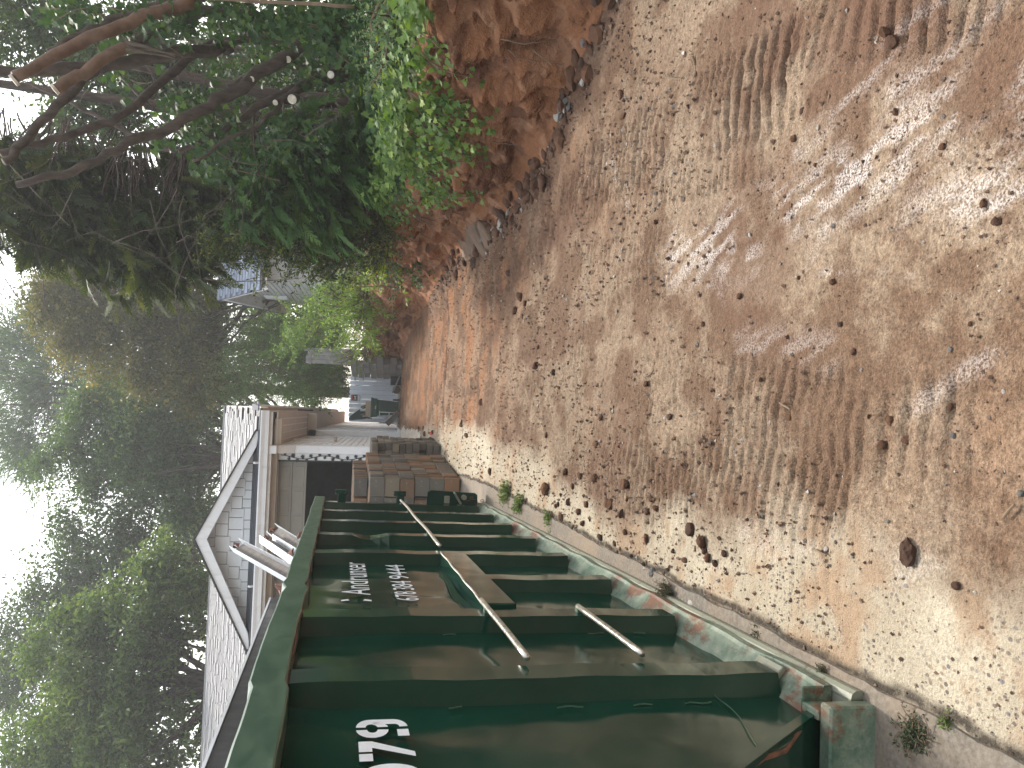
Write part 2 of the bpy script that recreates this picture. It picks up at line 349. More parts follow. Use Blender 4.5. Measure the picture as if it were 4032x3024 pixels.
    A['wr'] = np.concatenate([z_(XL), wr, z_(XB)+1, z_(XT)+.7, z_(XR)+.5], 1); A['wd'] = np.concatenate([z_(XL), wd, np.repeat((.5-.5*sstep(0, .35, q))[None, :], nr, 0), z_(XT)+.9, z_(XR)+.8], 1)
    exs = slab_edge(ys)[:, None]; A['we'] = np.concatenate([z_(XL), sstep(.030, .008, np.abs(X-exs-.012+.03*(fbm(X*9, Yg*9, 2, 131)-.5)))*sstep(14.5, 13, Yg), z_(XB), z_(XT), z_(XR)], 1)
    A['wb'] = np.concatenate([z_(XL), z_(X), z_(XB)+1, z_(XT)+.4, z_(XR)], 1)
    sx = np.where(np.arange(nc)[None, :] >= len(xl)+nl, ZZ*1.3+XX*.4, XX)      # up the bank the mottling follows its height
    A['a1'] = fbm(sx*2.2+5, YY*2.2, 4, 401); A['a2'] = fbm(sx*1.7, YY*7, 4, 403, .6); A['a3'] = fbm(sx*6, YY*6, 4, 405, .6); A['a4'] = fbm(sx*3.4+9, YY*3.0, 5, 407, .62); A['a5'] = fbm(sx*4.5, YY*4.5+3, 5, 409, .62)
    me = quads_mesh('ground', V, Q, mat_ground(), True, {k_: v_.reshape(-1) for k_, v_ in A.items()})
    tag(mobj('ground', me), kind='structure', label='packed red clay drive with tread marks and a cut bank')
def mat_ground():
    t = NT('clay_and_old_slab')                  # a1..a5: broad mottling computed once per vertex
    n2 = t.noise(26, 4, .7); n3 = t.noise(130, 2, .7); n48 = t.noise(55, 3, .7)
    wr = t.math('ADD', t.attr('wr'), t.math('MULTIPLY', t.math('SUBTRACT', t.attr('a2'), .5), .5), True)
    clay = t.mix(wr, (.225, .165, .115), (.29, .135, .065))
    clay = t.mix(t.ramp(t.attr('a1'), [(.40, 0.), (.66, .6)]), clay, (.285, .215, .150))
    clay = t.mix(t.ramp(n2, [(.30, .75), (.55, 0.)]), clay, (.13, .078, .05))
    spk = t.math('MAXIMUM', t.ramp(t.vor(120), [(.10, 1.), (.22, 0.)]), t.ramp(t.vor(52, sc=(1, .7, 1)), [(.09, 1.), (.20, 0.)]))
    clay = t.mix(t.math('MULTIPLY', spk, t.ramp(t.attr('a3'), [(.42, .08), (.60, .95)])), clay, (.06, .042, .036))
    clay = t.mix(t.ramp(t.attr('a4'), [(.46, 0.), (.60, .85)]), clay, (.125, .074, .046))
    clay = t.mix(1., clay, t.ramp(n3, [(.3, .62), (.7, 1.22)]), 'MULTIPLY'); clay = t.mix(1., clay, t.ramp(n48, [(.32, .68), (.6, 1.14)]), 'MULTIPLY')
    wd = t.math('MULTIPLY', t.attr('wd'), t.ramp(n2, [(.25, .45), (.60, 1.)]))
    clay = t.mix(wd, clay, t.mix(n48, (.065, .038, .026), (.16, .085, .054)))
    # exposed-aggregate concrete
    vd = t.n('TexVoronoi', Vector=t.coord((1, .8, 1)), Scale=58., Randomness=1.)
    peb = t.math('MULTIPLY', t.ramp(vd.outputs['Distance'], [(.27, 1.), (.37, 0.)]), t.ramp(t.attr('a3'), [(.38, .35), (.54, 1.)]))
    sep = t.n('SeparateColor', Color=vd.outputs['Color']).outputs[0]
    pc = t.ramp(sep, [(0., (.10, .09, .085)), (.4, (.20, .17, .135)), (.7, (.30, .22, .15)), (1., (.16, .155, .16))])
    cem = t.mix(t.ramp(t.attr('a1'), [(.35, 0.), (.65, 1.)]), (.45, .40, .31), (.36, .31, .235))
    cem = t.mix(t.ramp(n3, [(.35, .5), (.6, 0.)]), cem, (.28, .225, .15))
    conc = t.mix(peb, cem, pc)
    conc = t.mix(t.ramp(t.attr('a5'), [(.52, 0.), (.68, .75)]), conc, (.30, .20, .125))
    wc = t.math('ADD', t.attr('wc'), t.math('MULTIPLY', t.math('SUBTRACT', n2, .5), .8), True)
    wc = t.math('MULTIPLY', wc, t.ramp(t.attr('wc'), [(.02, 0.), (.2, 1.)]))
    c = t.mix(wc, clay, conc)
    c = t.mix(t.math('MULTIPLY', t.attr('wb'), .8), c, t.mix(n2, (.30, .125, .06), (.42, .195, .095)))
    c = t.mix(t.math('MULTIPLY', t.attr('we'), t.ramp(n2, [(.3, .5), (.5, 1.)])), c, (.055, .045, .035))
    c = t.mix(t.math('MULTIPLY', t.attr('wl'), t.ramp(n3, [(.40, 0.), (.60, .7)])), c, (.78, .75, .73))
    c = t.mix(t.math('MULTIPLY', t.attr('wb'), t.ramp(t.attr('a4'), [(.40, .85), (.54, 0.)])), c, (.16, .072, .042))  # darker mottling painted into the bank as shade in its crevices
    c = t.mix(t.math('MULTIPLY', t.attr('wb'), t.ramp(t.attr('a5'), [(.55, 0.), (.68, .7)])), c, (.44, .24, .145))
    hb = t.math('MULTIPLY', t.attr('wb'), 4.); n2b = t.noise(26, 4, .7)
    h = t.math('ADD', t.math('MULTIPLY', n2b, t.math('ADD', .8, hb)), t.math('MULTIPLY', t.noise(130, 2, .7), .5))
    return t.surf(c, .92, t.bump(h, .8, .015), 0, .15)
make_ground()

# grey slab the container stands on, with a ragged broken edge and a crack, as one sheet a finger above the clay
def make_slab():
    t = NT('grey_concrete'); n = t.noise(60, 5, .7); n0 = t.noise(3, 5)
    c = t.mix(t.ramp(n, [(.35, 0.), (.65, 1.)]), (.11, .095, .078), (.21, .188, .158)); c = t.mix(t.ramp(n0, [(.4, 0.), (.75, .6)]), c, (.30, .22, .15))
    c = t.mix(t.ramp(t.vor(150), [(.08, .7), (.2, 0.)]), c, (.11, .10, .10))
    m = t.surf(c, .9, t.bump(n, .5, .008), 0, .2)
    ys = np.linspace(.9, 14.6, 420); ex = slab_edge(ys)
    V = []; Q = []
    for i, (y, e) in enumerate(zip(ys, ex)):
        zl = .018
        V += [(-7.5, y, gz(-7.5, y)+zl+.01), (-2, y, gz(-2, y)+zl), (e-.03, y, gz(e, y)+zl), (e, y, gz(e, y)+zl-.006), (e+.004, y, gz(e, y)-.06)]
        if i: b = (i-1)*5; Q += [(b+k, b+k+1, b+k+6, b+k+5) for k in range(4)]
    tag(mobj('driveway_slab', quads_mesh('driveway_slab', np.array(V), np.array(Q), m)), kind='structure', label='grey concrete slab under the green container')
make_slab()
# ------------------------------------------------------------------ roll-off container (local axes: x across, y along the drive, z up)
Dv = ray(1336, 1713); X0v = np.array([Dv[1], -Dv[0], 0]); X0v /= np.linalg.norm(X0v); V0v = np.cross(X0v, Dv)
LEAN = radians(1.2); Cv = cos(LEAN)*X0v-sin(LEAN)*V0v
Dv2 = Dv*cos(.0075)+Cv*sin(.0075); Cv2 = Cv*cos(.0075)-Dv*sin(.0075); Nv2 = np.cross(Cv2, Dv2)
DM = Matrix.Identity(4)
for i in range(3): DM[i][0], DM[i][1], DM[i][2] = Cv2[i], Dv2[i], Nv2[i]
def dloc(x, y, z): return np.array([0, 0, 0])+Cv2*x+Dv2*y+Nv2*z

def mat_container():
    t = NT('green_container_paint')
    n0 = t.noise(2.2, 4); n1 = t.noise(9, 6, .65); sc = t.noise(30, 5, .75, (1, .12, 1))
    c = t.ramp(n0, [(.3, (.002, .024, .015)), (.7, (.005, .042, .027))])
    scr = t.ramp(sc, [(.70, 0.), (.76, .35)]); c = t.mix(scr, c, (.12, .20, .15))
    dust = t.ramp(n1, [(.5, 0.), (.8, .10)]); c = t.mix(dust, c, (.10, .10, .07))
    rs = t.ramp(t.noise(14, 7, .75), [(.72, 0.), (.77, .8)]); c = t.mix(rs, c, (.09, .035, .018))
    r = t.ramp(n1, [(.3, .08), (.75, .19)])
    b = t.bump(t.noise(1.9, 2, .4), .10, .08); b = t.bump(n1, .04, .006, b)
    return t.surf(c, r, b, 0, .28)
def mat_sill():
    t = NT('chalky_green_paint'); n1 = t.noise(7, 7, .7); n2 = t.noise(22, 6, .75); n3 = t.noise(4, 6, .7, (1, .5, 1))
    c = t.mix(t.ramp(n1, [(.35, 0.), (.62, 1.)]), (.045, .095, .062), (.20, .235, .175))
    c = t.mix(t.ramp(n2, [(.5, 0.), (.75, .7)]), c, (.33, .32, .25))
    c = t.mix(t.ramp(n3, [(.52, 0.), (.58, .95)]), c, t.mix(n2, (.06, .028, .018), (.22, .09, .045)))
    return t.surf(c, .55, t.bump(n2, .3, .006), 0, .4)
def mat_rail():
    t = NT('grey_green_steel'); n1 = t.noise(10, 6, .7, (1, .3, 1)); c = t.mix(n1, (.13, .15, .11), (.30, .29, .22)); c = t.mix(t.ramp(t.noise(25, 6, .7), [(.58, 0.), (.68, .8)]), c, (.10, .05, .03))
    return t.surf(c, .5, t.bump(n1, .2, .006), .0, .5)
MAT['green'] = mat_container(); MAT['sill'] = mat_sill(); MAT['rail'] = mat_rail()
MAT['rust'] = mat_plain('rusted_steel', (.13, .055, .03), .85, .5, 18, .4, 60, dirt=((.05, .10, .07), 11))
MAT['bright'] = mat_plain('worn_bright_steel', (.55, .53, .47), .32, .25, 30, .2, 60, metal=.85)
MAT['white_stencil'] = mat_plain('white_stencil_paint', (.70, .72, .76), .5, .08, 20, .05, 60)
t = NT('worn_rim_paint'); n = t.noise(12, 6, .7, (1, .3, 1)); cc = t.ramp(n, [(.35, (.022, .062, .036)), (.7, (.06, .11, .07))])
cc = t.mix(t.ramp(t.noise(40, 5, .75, (1, .15, 1)), [(.66, 0.), (.72, .6)]), cc, (.26, .36, .28)); MAT['rim'] = t.surf(cc, t.ramp(n, [(.3, .28), (.7, .5)]), t.bump(t.noise(5, 3), .06, .02))

CW, CR, CS, SEND = -.830, -.765, -.752, 8.34      # wall plane, rib face plane, sill edge, far end
LEFT = -3.22
dump = thing('dumpster', 'long green steel roll-off container with ribbed side and white stencilled numbers', 'dumpster', rot=DM)
def side_panel():
    # right wall as a dented sheet: bulges between ribs, lower front corner cut back
    ss = np.concatenate([np.linspace(1.55, 2.24, 22), np.linspace(2.26, SEND, 170)]); us = np.linspace(0, 1, 44); V = []; top = 1.745
    for s in ss:
        nb = .135 if s >= 2.24 else np.interp(s, [1.55, 1.95, 1.99, 2.24], [1.0, .47, .38, .135])
        for u in us:
            n = nb+(top-nb)*u
            V.append((s, n))
    V = np.array(V); s, n = V[:, 0], V[:, 1]
    ph = ((s-2.42) % .8)/.8; bul = .010*np.sin(pi*ph)*np.sin(pi*np.clip(n/1.75, 0, 1))
    d = bul*(fbm(s*1.3, n*1.5, 2, 5)*2-1)*1.2+.020*(fbm(s*2.2, n*1.8, 3, 9)-.5)+.007*(fbm(s*7, n*6, 2, 13)-.5)
    P = np.stack([CW+d, s, n], 1); nu = len(us); i = np.arange(len(ss)-1)[:, None]*nu+np.arange(nu-1)[None, :]
    Q = np.stack([i, i+nu, i+nu+1, i+1], -1).reshape(-1, 4)
    return mobj('side_panel', quads_mesh('side_panel', P, Q, MAT['green'], True), dump)
panel = side_panel()
m = MB(); m.prism([(CW-.05, 1.55, 1.0), (CW-.05, 1.95, .47), (CW-.05, 2.24, .14), (CW-.05, SEND, .14), (CW-.05, SEND, 1.74), (CW-.05, 1.55, 1.74)], (-.02, 0, 0)); m.build('inner_panel', MAT['green'], dump)
m = MB(); m.box((LEFT-.06, 1.55, .14), (LEFT, SEND, 1.76)); m.build('side_panel', MAT['green'], dump)
m = MB(); m.box((LEFT, 2.34, .15), (CW-.07, SEND, .20)); m.build('floor', MAT['rust'], dump)
m = MB(); m.obox(((LEFT+CW)/2, 1.57, 1.35), (1.16, 0, 0), (0, .02, 0), (0, 0, .38)); m.obox(((LEFT+CW)/2, 1.90, .55), (1.21, 0, 0), (0, .33, -.42), (0, .012, .01)); m.build('front_panel', MAT['green'], dump)
m = MB(); m.box((LEFT-.06, SEND, .12), (CW+.02, SEND+.07, 1.74)); m.build('tailgate', MAT['green'], dump)
for k in range(4): m = MB(); m.box((LEFT-.04, SEND+.07, .25+k*.42), (CW, SEND+.13, .33+k*.42)); m.build('tailgate_brace', MAT['green'], dump)
def rib(s0, n0, n1, dent=None):
    """hat-section rib with splayed flanks, slightly dinged along its length"""
    zz = np.linspace(n0, n1, 26); V = []; Q = []
    for z in zz:
        w = .004*math.sin(z*9+s0*3)+.003*math.sin(z*23+s0); dd = 0
        if dent and abs(z-dent) < .12: dd = -.03*cos((z-dent)/.12*pi/2)
        V += [(CW-.006, s0-.028, z), (CR+w*.5+dd, s0+.002, z), (CR+w*.5+dd*.6, s0+.132, z), (CW-.006, s0+.165, z)]
    for i in range(len(zz)-1): Q += [(i*4+k, i*4+k+1, i*4+k+5, i*4+k+4) for k in range(3)]
    return mobj('rib', quads_mesh('rib', np.array(V), np.array(Q), MAT['green']), dump)
for k in range(8):
    s0 = 2.42+.80*k
    if k == 2: rib(s0, .14, .80)
    else: rib(s0, .14, 1.715, {4: 1.35, 5: None}.get(k))
# bottom sill with its broken plates, skid rail, front cross beam
m = MB(); ss = np.linspace(2.25, SEND, 60); 
prof = [(CW-.02, .162), (CS-.012, .092), (CS, .086), (CS+.001, .062), (CW-.02, .05)]
V = [(x+(.004*math.sin(s*11+x*50)), s, z+.003*math.sin(s*17)) for s in ss for (x, z) in prof]
Q = [(i*5+k, i*5+(k+1) % 5, (i+1)*5+(k+1) % 5, (i+1)*5+k) for i in range(len(ss)-1) for k in range(5)]
sill = mobj('bottom_sill', quads_mesh('bottom_sill', np.array(V), np.array(Q), MAT['sill']), dump); sill['label'] = 'chalky pale green bottom sill with rust'
m = MB(); m.box((CS-.10, 2.252, .05), (CS-.003, 2.262, .16)); m.build('sill_end', MAT['sill'], dump, .004)
m = MB(); m.obox((CS-.028, 2.52, .118), (.022, 0, -.02), (0, .075, 0), (.006, 0, .008)); m.build('patch_plate', MAT['rail'], sill, .003)
m = MB(); m.box((CS-.09, 2.16, .002), (CS-.014, SEND-.02, .056)); m.tube([(CS-.014, 2.16, .033), (CS-.014, SEND-.02, .033)], .026, 10); rl = m.build('skid_rail', MAT['rail'], dump, 0, False); rl['label'] = 'grey green steel skid rail along the ground'
m = MB(); m.box((LEFT+.5, 2.10, .005), (LEFT+.6, SEND, .12)); m.build('skid_rail', MAT['rail'], dump)
m = MB(); m.box((LEFT, 2.105, .012), (CS-.015, 2.158, .165)); m.build('front_cross_beam', MAT['sill'], dump, .006)
m = MB(); m.tube([(CW-.004, a, b) for a, b in ((2.245, .132), (1.99, .382), (1.95, .47), (1.55, 1.0))], .007, 7); m.build('corner_weld', MAT['rust'], dump)
m = MB(); m.box((CS-.075, 2.165, .09), (CS-.045, 2.25, .165)); m.build('corner_post', MAT['sill'], dump, .004)
# top rail, worn and kinked
def toprail():
    ss = np.linspace(1.5, SEND+.04, 130); V = []; Q = []
    for s in ss:
        kx = .005*(fbm(np.array([s*1.6]), np.array([0.]), 3, 5)[0]-.5)*2; kz = .006*(fbm(np.array([s*2.1]), np.array([3.]), 3, 8)[0]-.5)*2
        kz -= .012*math.exp(-((s-3.62)/.05)**2)-.010*math.exp(-((s-3.75)/.05)**2)
        if s < 2.33: kz += -.012
        for (x, z) in [(CW-.03, 1.698), (CR+.024, 1.699), (CR+.029, 1.704), (CR+.030, 1.793), (CR+.025, 1.799), (CW-.062, 1.801), (CW-.068, 1.79), (CW-.068, 1.70)]: V.append((x+kx, s, z+kz))
    n = 8
    for i in range(len(ss)-1): Q += [(i*n+k, (i+1)*n+k, (i+1)*n+(k+1) % n, i*n+(k+1) % n) for k in range(n)]
    o = mobj('top_rail', quads_mesh('top_rail', np.array(V), np.array(Q), MAT['rim'], False), dump); o['label'] = 'worn green top rail with scratches'; return o
tr_ = toprail()
m = MB(); m.box((LEFT-.09, 1.5, 1.70), (LEFT+.03, SEND, 1.80)); m.build('top_rail', MAT['rim'], dump, .01)
m = MB(); m.tube([(CR+.012, s, 1.7+.004*math.sin(s*13)) for s in np.linspace(1.6, SEND, 50)], .0045, 5); m.build('weld_bead', MAT['rust'], tr_)
m = MB(); m.box((LEFT, SEND-.02, 1.70), (CW-.07, SEND+.05, 1.795)); m.build('end_rail', MAT['rim'], dump, .01)
# horizontal brace channel and tarpaulin tie rods
m = MB(); m.prism([(CW, 3.40, .955), (CR+.012, 3.40, .945), (CR+.012, 3.40, .80), (CW, 3.40, .795)], (0, 1.42, 0)); br = m.build('side_brace', MAT['green'], dump, .006)
m = MB(); m.tube([(CR+.012, s, .948+.003*math.sin(s*15)) for s in np.linspace(3.4, 4.82, 20)], .006, 6); m.build('edge_highlight', MAT['bright'], br)  # bright strip standing in for the highlight along the lit ledge
m = MB(); m.tube([(CW+.004, s, 1.0+.01*math.sin(s*7)) for s in np.linspace(3.5, 4.4, 16)], .004, 5); m.build('weld_bead', MAT['green'], br)
for (s0, s1, z0, z1) in ((5.02, 8.25, .925, .925), (2.56, 3.42, .962, .950), (2.58, 3.30, .555, .55)):
    ns = int((s1-s0)*8)+3; S = np.linspace(s0, s1, ns); m = MB(); m.tube([(CR+.022, s, np.interp(s, [s0, s1], [z0, z1])+.004*math.sin(s*4)) for s in S], .0115, 9)
    rd = m.build('tie_rod', MAT['bright'], dump, 0, True)
    for k in range(9):
        s = 2.42+.8*k+.07
        if s0-.05 < s < s1+.05:
            m = MB(); m.obox((CR+.008, s, np.interp(s, [s0, s1], [z0, z1])), (.014, 0, 0), (0, .02, 0), (0, 0, .013)); m.build('weld_lug', MAT['rim'], rd, .003)
m = MB(); m.tube([(CW+.008+.002*math.sin(s*31), s, z) for s, z in zip(np.linspace(2.50, 1.96, 26), np.interp(np.linspace(2.50, 1.96, 26), [1.96, 2.2, 2.5], [.47, .40, .36])+.003*np.sin(np.linspace(0, 9, 26)))], .0016, 5); m.build('crease', MAT['rim'], panel)
for (s, z, L) in ((2.33, .42, .09), (2.33, .62, .06), (2.33, .84, .08), (3.16, .48, .07), (3.16, .30, .05), (3.16, 1.1, .05), (2.35, 1.2, .04)):   # stitch welds at rib flanks
    m = MB(); m.tube([(CW+.008, s+.006*math.sin(z2*80), z2) for z2 in np.linspace(z, z+L, 6)], .0025, 5); m.build('stitch_weld', MAT['rim'], panel)
# latch plate, chain and hinge pins at the far end
m = MB(); zc = [(CS-.09, .09), (CS+.08, .10), (CS+.10, .13), (CS+.115, .60), (CS+.095, .64), (CS-.06, .645), (CS-.09, .63)]
m.prism([(x, SEND+.01, z) for x, z in zc], (0, .018, 0)); lt = m.build('latch_plate', MAT['green'], dump, .004)
m = MB(); m.bar((CS-.02, SEND-.01, .28), (CS+.10, SEND-.03, .36), .02, .06, (0, 1, 0)); m.tube([(CS+.05, SEND-.04, .25), (CS+.05, SEND+.06, .25)], .03, 10); m.build('latch_lever', MAT['rail'], lt, .004)
m = MB(); m.box((CS-.02, SEND-.002, .40), (CS+.06, SEND+.009, .46)); m.build('keeper', MAT['rail'], lt, .003)
for k in range(6):
    a = k*.5; m = MB(); c_ = np.array((CS+.02+.03*math.sin(k*1.3), SEND-.02-.012*k, .20-.028*k)); m.tube([c_+np.array((.012*cos(t_)*(k % 2), .012*cos(t_)*(1-k % 2), .02*sin(t_))) for t_ in np.linspace(0, 2*pi, 9)], .004, 5, False); m.build('chain_link', MAT['rust'], lt, 0, True)
for z in (1.53, .92, .42):
    m = MB(); m.box((CS-.06, SEND+.07, z-.04), (CS+.055, SEND+.14, z+.04)); m.tube([(CS+.06, SEND+.105, z-.06), (CS+.06, SEND+.105, z+.07)], .028, 10); m.build('hinge', MAT['green'], dump, .004)
# stencilled lettering: thin painted shapes 3 mm proud of the wall
def text_mesh(txt, size, sx=1.0):
    cu = bpy.data.curves.new('tmp', 'FONT'); cu.body = txt; cu.size = size; cu.resolution_u = 4
    o = bpy.data.objects.new('tmp', cu); COL.objects.link(o); dg = bpy.context.evaluated_depsgraph_get(); me = bpy.data.meshes.new_from_object(o.evaluated_get(dg))
    bpy.data.objects.remove(o); return me
def letters(name, txt, s0, s1, n0, capn, mat, skip_left=None, parent=None):
    me = text_mesh(txt, 1.0); P = np.array([v.co[:] for v in me.vertices]); fs = [tuple(p.vertices) for p in me.polygons]
    x0, x1 = P[:, 0].min(), P[:, 0].max(); capu = .69
    V = [(0, s0+(p[0]-x0)/(x1-x0)*(s1-s0), n0+p[1]/capu*capn) for p in P]
    V = np.array(V); V[:, 0] = CW+.017
    m2 = bpy.data.meshes.new(name); m2.from_pydata([tuple(v) for v in V], [], fs); m2.update(); m2.materials.append(mat)
    return mobj(name, m2, parent or panel)
letters('lettering', 'Andrunser', 3.86, 4.77, 1.405, .135, MAT['white_stencil'])['label'] = 'white stencilled name'
for tx, a_, b_ in (('678', 3.74, 3.94), ('384', 3.98, 4.21), ('9444', 4.27, 4.70)): letters('lettering', tx, a_, b_, 1.185, .105, MAT['white_stencil'])['label'] = 'white stencilled group of phone digits'
def stencil(pieces, s0, w, n0, h, name='lettering', label=None):
    for polys in pieces:                      # each piece between two stencil bridges is its own painted mark
        m = MB()
        for poly in polys: m.add([(CW+.017, s0+a*w, n0+b*h) for a, b in poly], [tuple(range(len(poly)))])
        o = m.build(name, MAT['white_stencil'], panel)
        if label: o['label'] = label
def arc(cx, cy, rx, ry, a0, a1, n=12): return [(cx+rx*cos(radians(a)), cy+ry*sin(radians(a))) for a in np.linspace(a0, a1, n)]
def ring(cx, cy, rx, ry, ix, iy, a0, a1, n=14): return arc(cx, cy, rx, ry, a0, a1, n)+arc(cx, cy, ix, iy, a1, a0, n)
def strip(outer, inner):  # quads between two polylines
    return [[outer[i], outer[i+1], inner[i+1], inner[i]] for i in range(len(outer)-1)]
# 9: right half with a tail, left bowl half, and a tail block, split by the stencil bridge
nine = [strip(arc(.56, .72, .44, .28, 88, 0, 8)+[(1.0, .28)]+arc(.56, .28, .44, .28, 0, -88, 8), arc(.56, .72, .17, .095, 88, 0, 8)+[(.73, .28)]+arc(.56, .25, .17, .09, 0, -88, 8))+strip(arc(.56, .69, .3, .31, -88, -8, 6), arc(.56, .69, .15, .10, -88, -8, 6)),
        strip(arc(.44, .69, .44, .31, 92, 268, 12), arc(.44, .69, .17, .10, 92, 268, 12)), [[(.06, .0), (.42, .0), (.42, .22), (.06, .22)]]]
stencil(nine, 2.125, .125, 1.372, .135, label='white stencilled figure nine')
stencil([[[(0, 1), (.36, 1), (.36, .76), (0, .76)]], [[(.46, 1), (1, 1), (1, .76), (.46, .76)], [(.66, .76), (1.0, .76), (.40, 0), (.16, 0)]]], 1.985, .118, 1.368, .135, label='white stencilled figure seven')
stencil([strip(arc(.54, .5, .46, .5, 88, -88, 14), arc(.54, .5, .18, .28, 88, -88, 14)), strip(arc(.46, .5, .46, .5, 92, 268, 14), arc(.46, .5, .18, .28, 92, 268, 14))], 1.845, .122, 1.365, .135, label='white stencilled figure nought')
stencil([[[(0, 1), (.6, 1), (1, .78), (.35, .72)]], [[(0, 0), (.6, 0), (1, .22), (.35, .28)]]], 3.72, .045, 1.405, .138, label='white stencil mark of a cut off letter')

# ------------------------------------------------------------------ things lying in the container
MAT['dark_sheet'] = mat_plain('dark_coated_metal', (.035, .033, .035), .5, .2, 6, .1, 30)
MAT['galv'] = mat_plain('galvanised_metal', (.50, .53, .57), .4, .2, 14, .1, 40, metal=.4, dirt=((.20, .14, .10), 8))
MAT['galv_in'] = mat_plain('dirty_gutter_inside', (.10, .085, .075), .8, .4, 14, .3)
MAT['white_metal'] = mat_plain('white_ribbed_metal', (.66, .68, .72), .45, .06, 6)
MAT['rotten'] = mat_plain('rotten_red_wood', (.20, .085, .06), .9, .5, 22, .6)
def in_dump(name, label, cat): return thing(name, label, cat, rot=DM)
o = in_dump('metal_sheet', 'long dark folded metal sheet standing up over the container rim', 'sheet metal')
m = MB(); m.prism([(-1.28, 2.6, 1.52), (-1.28, 6.10, 1.62), (-1.28, 6.12, 1.93), (-1.28, 5.98, 2.005), (-1.28, 2.6, 1.995)], (-.006, 0, 0)); m.build('panel', MAT['dark_sheet'], o)
m = MB(); m.prism([(-1.272, 2.6, 1.83), (-1.262, 2.6, 1.845), (-1.272, 2.6, 1.86)], (0, 3.3, .02)); m.build('fold', MAT['dark_sheet'], o)
m = MB(); m.bar((-1.282, 2.6, 2.0), (-1.282, 5.98, 2.01), .02, .012); m.build('light_edge', MAT['white_metal'], o)
m = MB(); rr = random.Random(3)
m.add([(-1.27, 5.95, 1.75), (-1.27, 6.12, 1.70), (-1.27, 6.32, 1.78), (-1.29, 6.22, 1.83), (-1.27, 6.45, 1.93), (-1.28, 6.25, 1.90), (-1.26, 6.38, 2.01), (-1.27, 6.08, 1.95)], [(0, 1, 2, 3), (0, 3, 5, 7), (3, 4, 5), (5, 6, 7)])
sw = m.build('torn_lining', MAT['rotten'], o); so = sw.modifiers.new('t', 'SOLIDIFY'); so.thickness = .012
o = in_dump('ribbed_panel', 'white ribbed metal panel poking over the near end of the container rim', 'sheet metal')
m = MB(); W = np.linspace(0, 1, 25)
for k in range(24): pass
P0 = np.array((-1.15, 1.7, 1.86)); P1 = np.array((-1.15, 3.45, 1.86)); DN = np.array((.12, 0, -.55))
for k in range(12):
    a, b = k/12., (k+.62)/12.; m.add([P0+DN*a, P1+DN*a, P1+DN*b, P0+DN*b], [(0, 1, 2, 3)]); b2 = (k+1)/12.; off = np.array((-.02, 0, 0)); m.add([P0+DN*b, P1+DN*b, P1+DN*(b+.07/12*3)+off, P0+DN*(b+.07/12*3)+off], [(0, 1, 2, 3)]); m.add([P0+DN*(b+.07/12*3)+off, P1+DN*(b+.07/12*3)+off, P1+DN*b2, P0+DN*b2], [(0, 1, 2, 3)])
m.build('ribbed_sheet', MAT['white_metal'], o); m = MB(); m.bar(P0+(0, 0, .012), P1+(0, 0, .012), .05, .018); m.build('flange', MAT['galv'], o)
def gutter(label, p, q, w=.085, h=.06, roll=0.):
    p, q = np.array(p), np.array(q); d = (q-p)/np.linalg.norm(q-p); a = np.cross(d, (0, 0, 1)); a /= np.linalg.norm(a); b = np.cross(a, d); a, b = a*cos(roll)+b*sin(roll), b*cos(roll)-a*sin(roll)
    o = in_dump('gutter_piece', label, 'gutter'); mb = MB(); t_ = .004
    prof = [(-w/2, h/2), (-w/2, -h/2), (w/2, -h/2), (w/2, h/2)]
    for (i, j) in ((0, 1), (1, 2), (2, 3)):
        A, B = prof[i], prof[j]; A3 = a*A[0]+b*A[1]; B3 = a*B[0]+b*B[1]; nrm = np.cross(B3-A3, d); nrm = nrm/np.linalg.norm(nrm)*t_
        mb.prism([p+A3, p+B3, p+B3+nrm, p+A3+nrm], q-p)
    mb.build('channel', MAT['galv'], o); mb = MB(); mb.obox((p+q)/2-b*(h/2-.012), (q-p)/2*.98, a*(w/2-.006), b*.004); mb.build('silt_lining', MAT['galv_in'], o)
    mb = MB(); e = q-d*.02; mb.add([e+a*.03, e-a*.02+b*.02, e+d*.05+b*.03, e+d*.02-a*.04, e-b*.03+d*.02], [(0, 1, 2), (2, 1, 3), (3, 1, 4), (0, 2, 4)]); mb.build('torn_end', MAT['rotten'], o)
gutter('bright metal gutter length sticking steeply out, longest of three', (-1.02, 5.1, 1.70), (-1.05, 6.98, 2.385), .10, .07, -.9)
gutter('dirty open gutter piece sticking out between two others', (-1.02, 5.5, 1.65), (-1.06, 7.5, 2.19), .12, .07, -1.5)
gutter('short gutter piece with torn end farthest along the container', (-1.00, 5.7, 1.62), (-1.04, 7.95, 2.17), .11, .07, -.8)
for i, (s, z, l) in enumerate(((5.03, 1.82, 'red rotten wood splinter caught on the container rim beside the dark sheet'), (3.98, 1.81, 'small red crumb of rotten wood on the rim beside a kink'), (5.75, 1.81, 'red debris scrap on the rim beside the gutter pieces'))):
    m = MB(); rr = random.Random(i); P = [(-.80+rr.uniform(-.03, .03), s+rr.uniform(-.05, .05), z+rr.uniform(-.015, .05)) for _ in range(7)]
    me = bpy.data.meshes.new('wood_scrap'); bm = bmesh.new(); [bm.verts.new(p) for p in P]; bmesh.ops.convex_hull(bm, input=bm.verts[:]); bm.to_mesh(me); bm.free(); me.materials.append(MAT['rotten'])
    o = mobj('wood_scrap', me); o.matrix_world = DM; tag(o, l, 'wood scrap')
m = MB(); m.obox((-2.0, 4.8, 1.15), (1.0, 0, .1), (0, 3.2, 0), (0, 0, .25)); rb = m.build('rubbish_heap', MAT['rotten']); rb.matrix_world = DM; tag(rb, 'heap of demolition rubbish filling the green container', 'rubbish', kind='stuff')
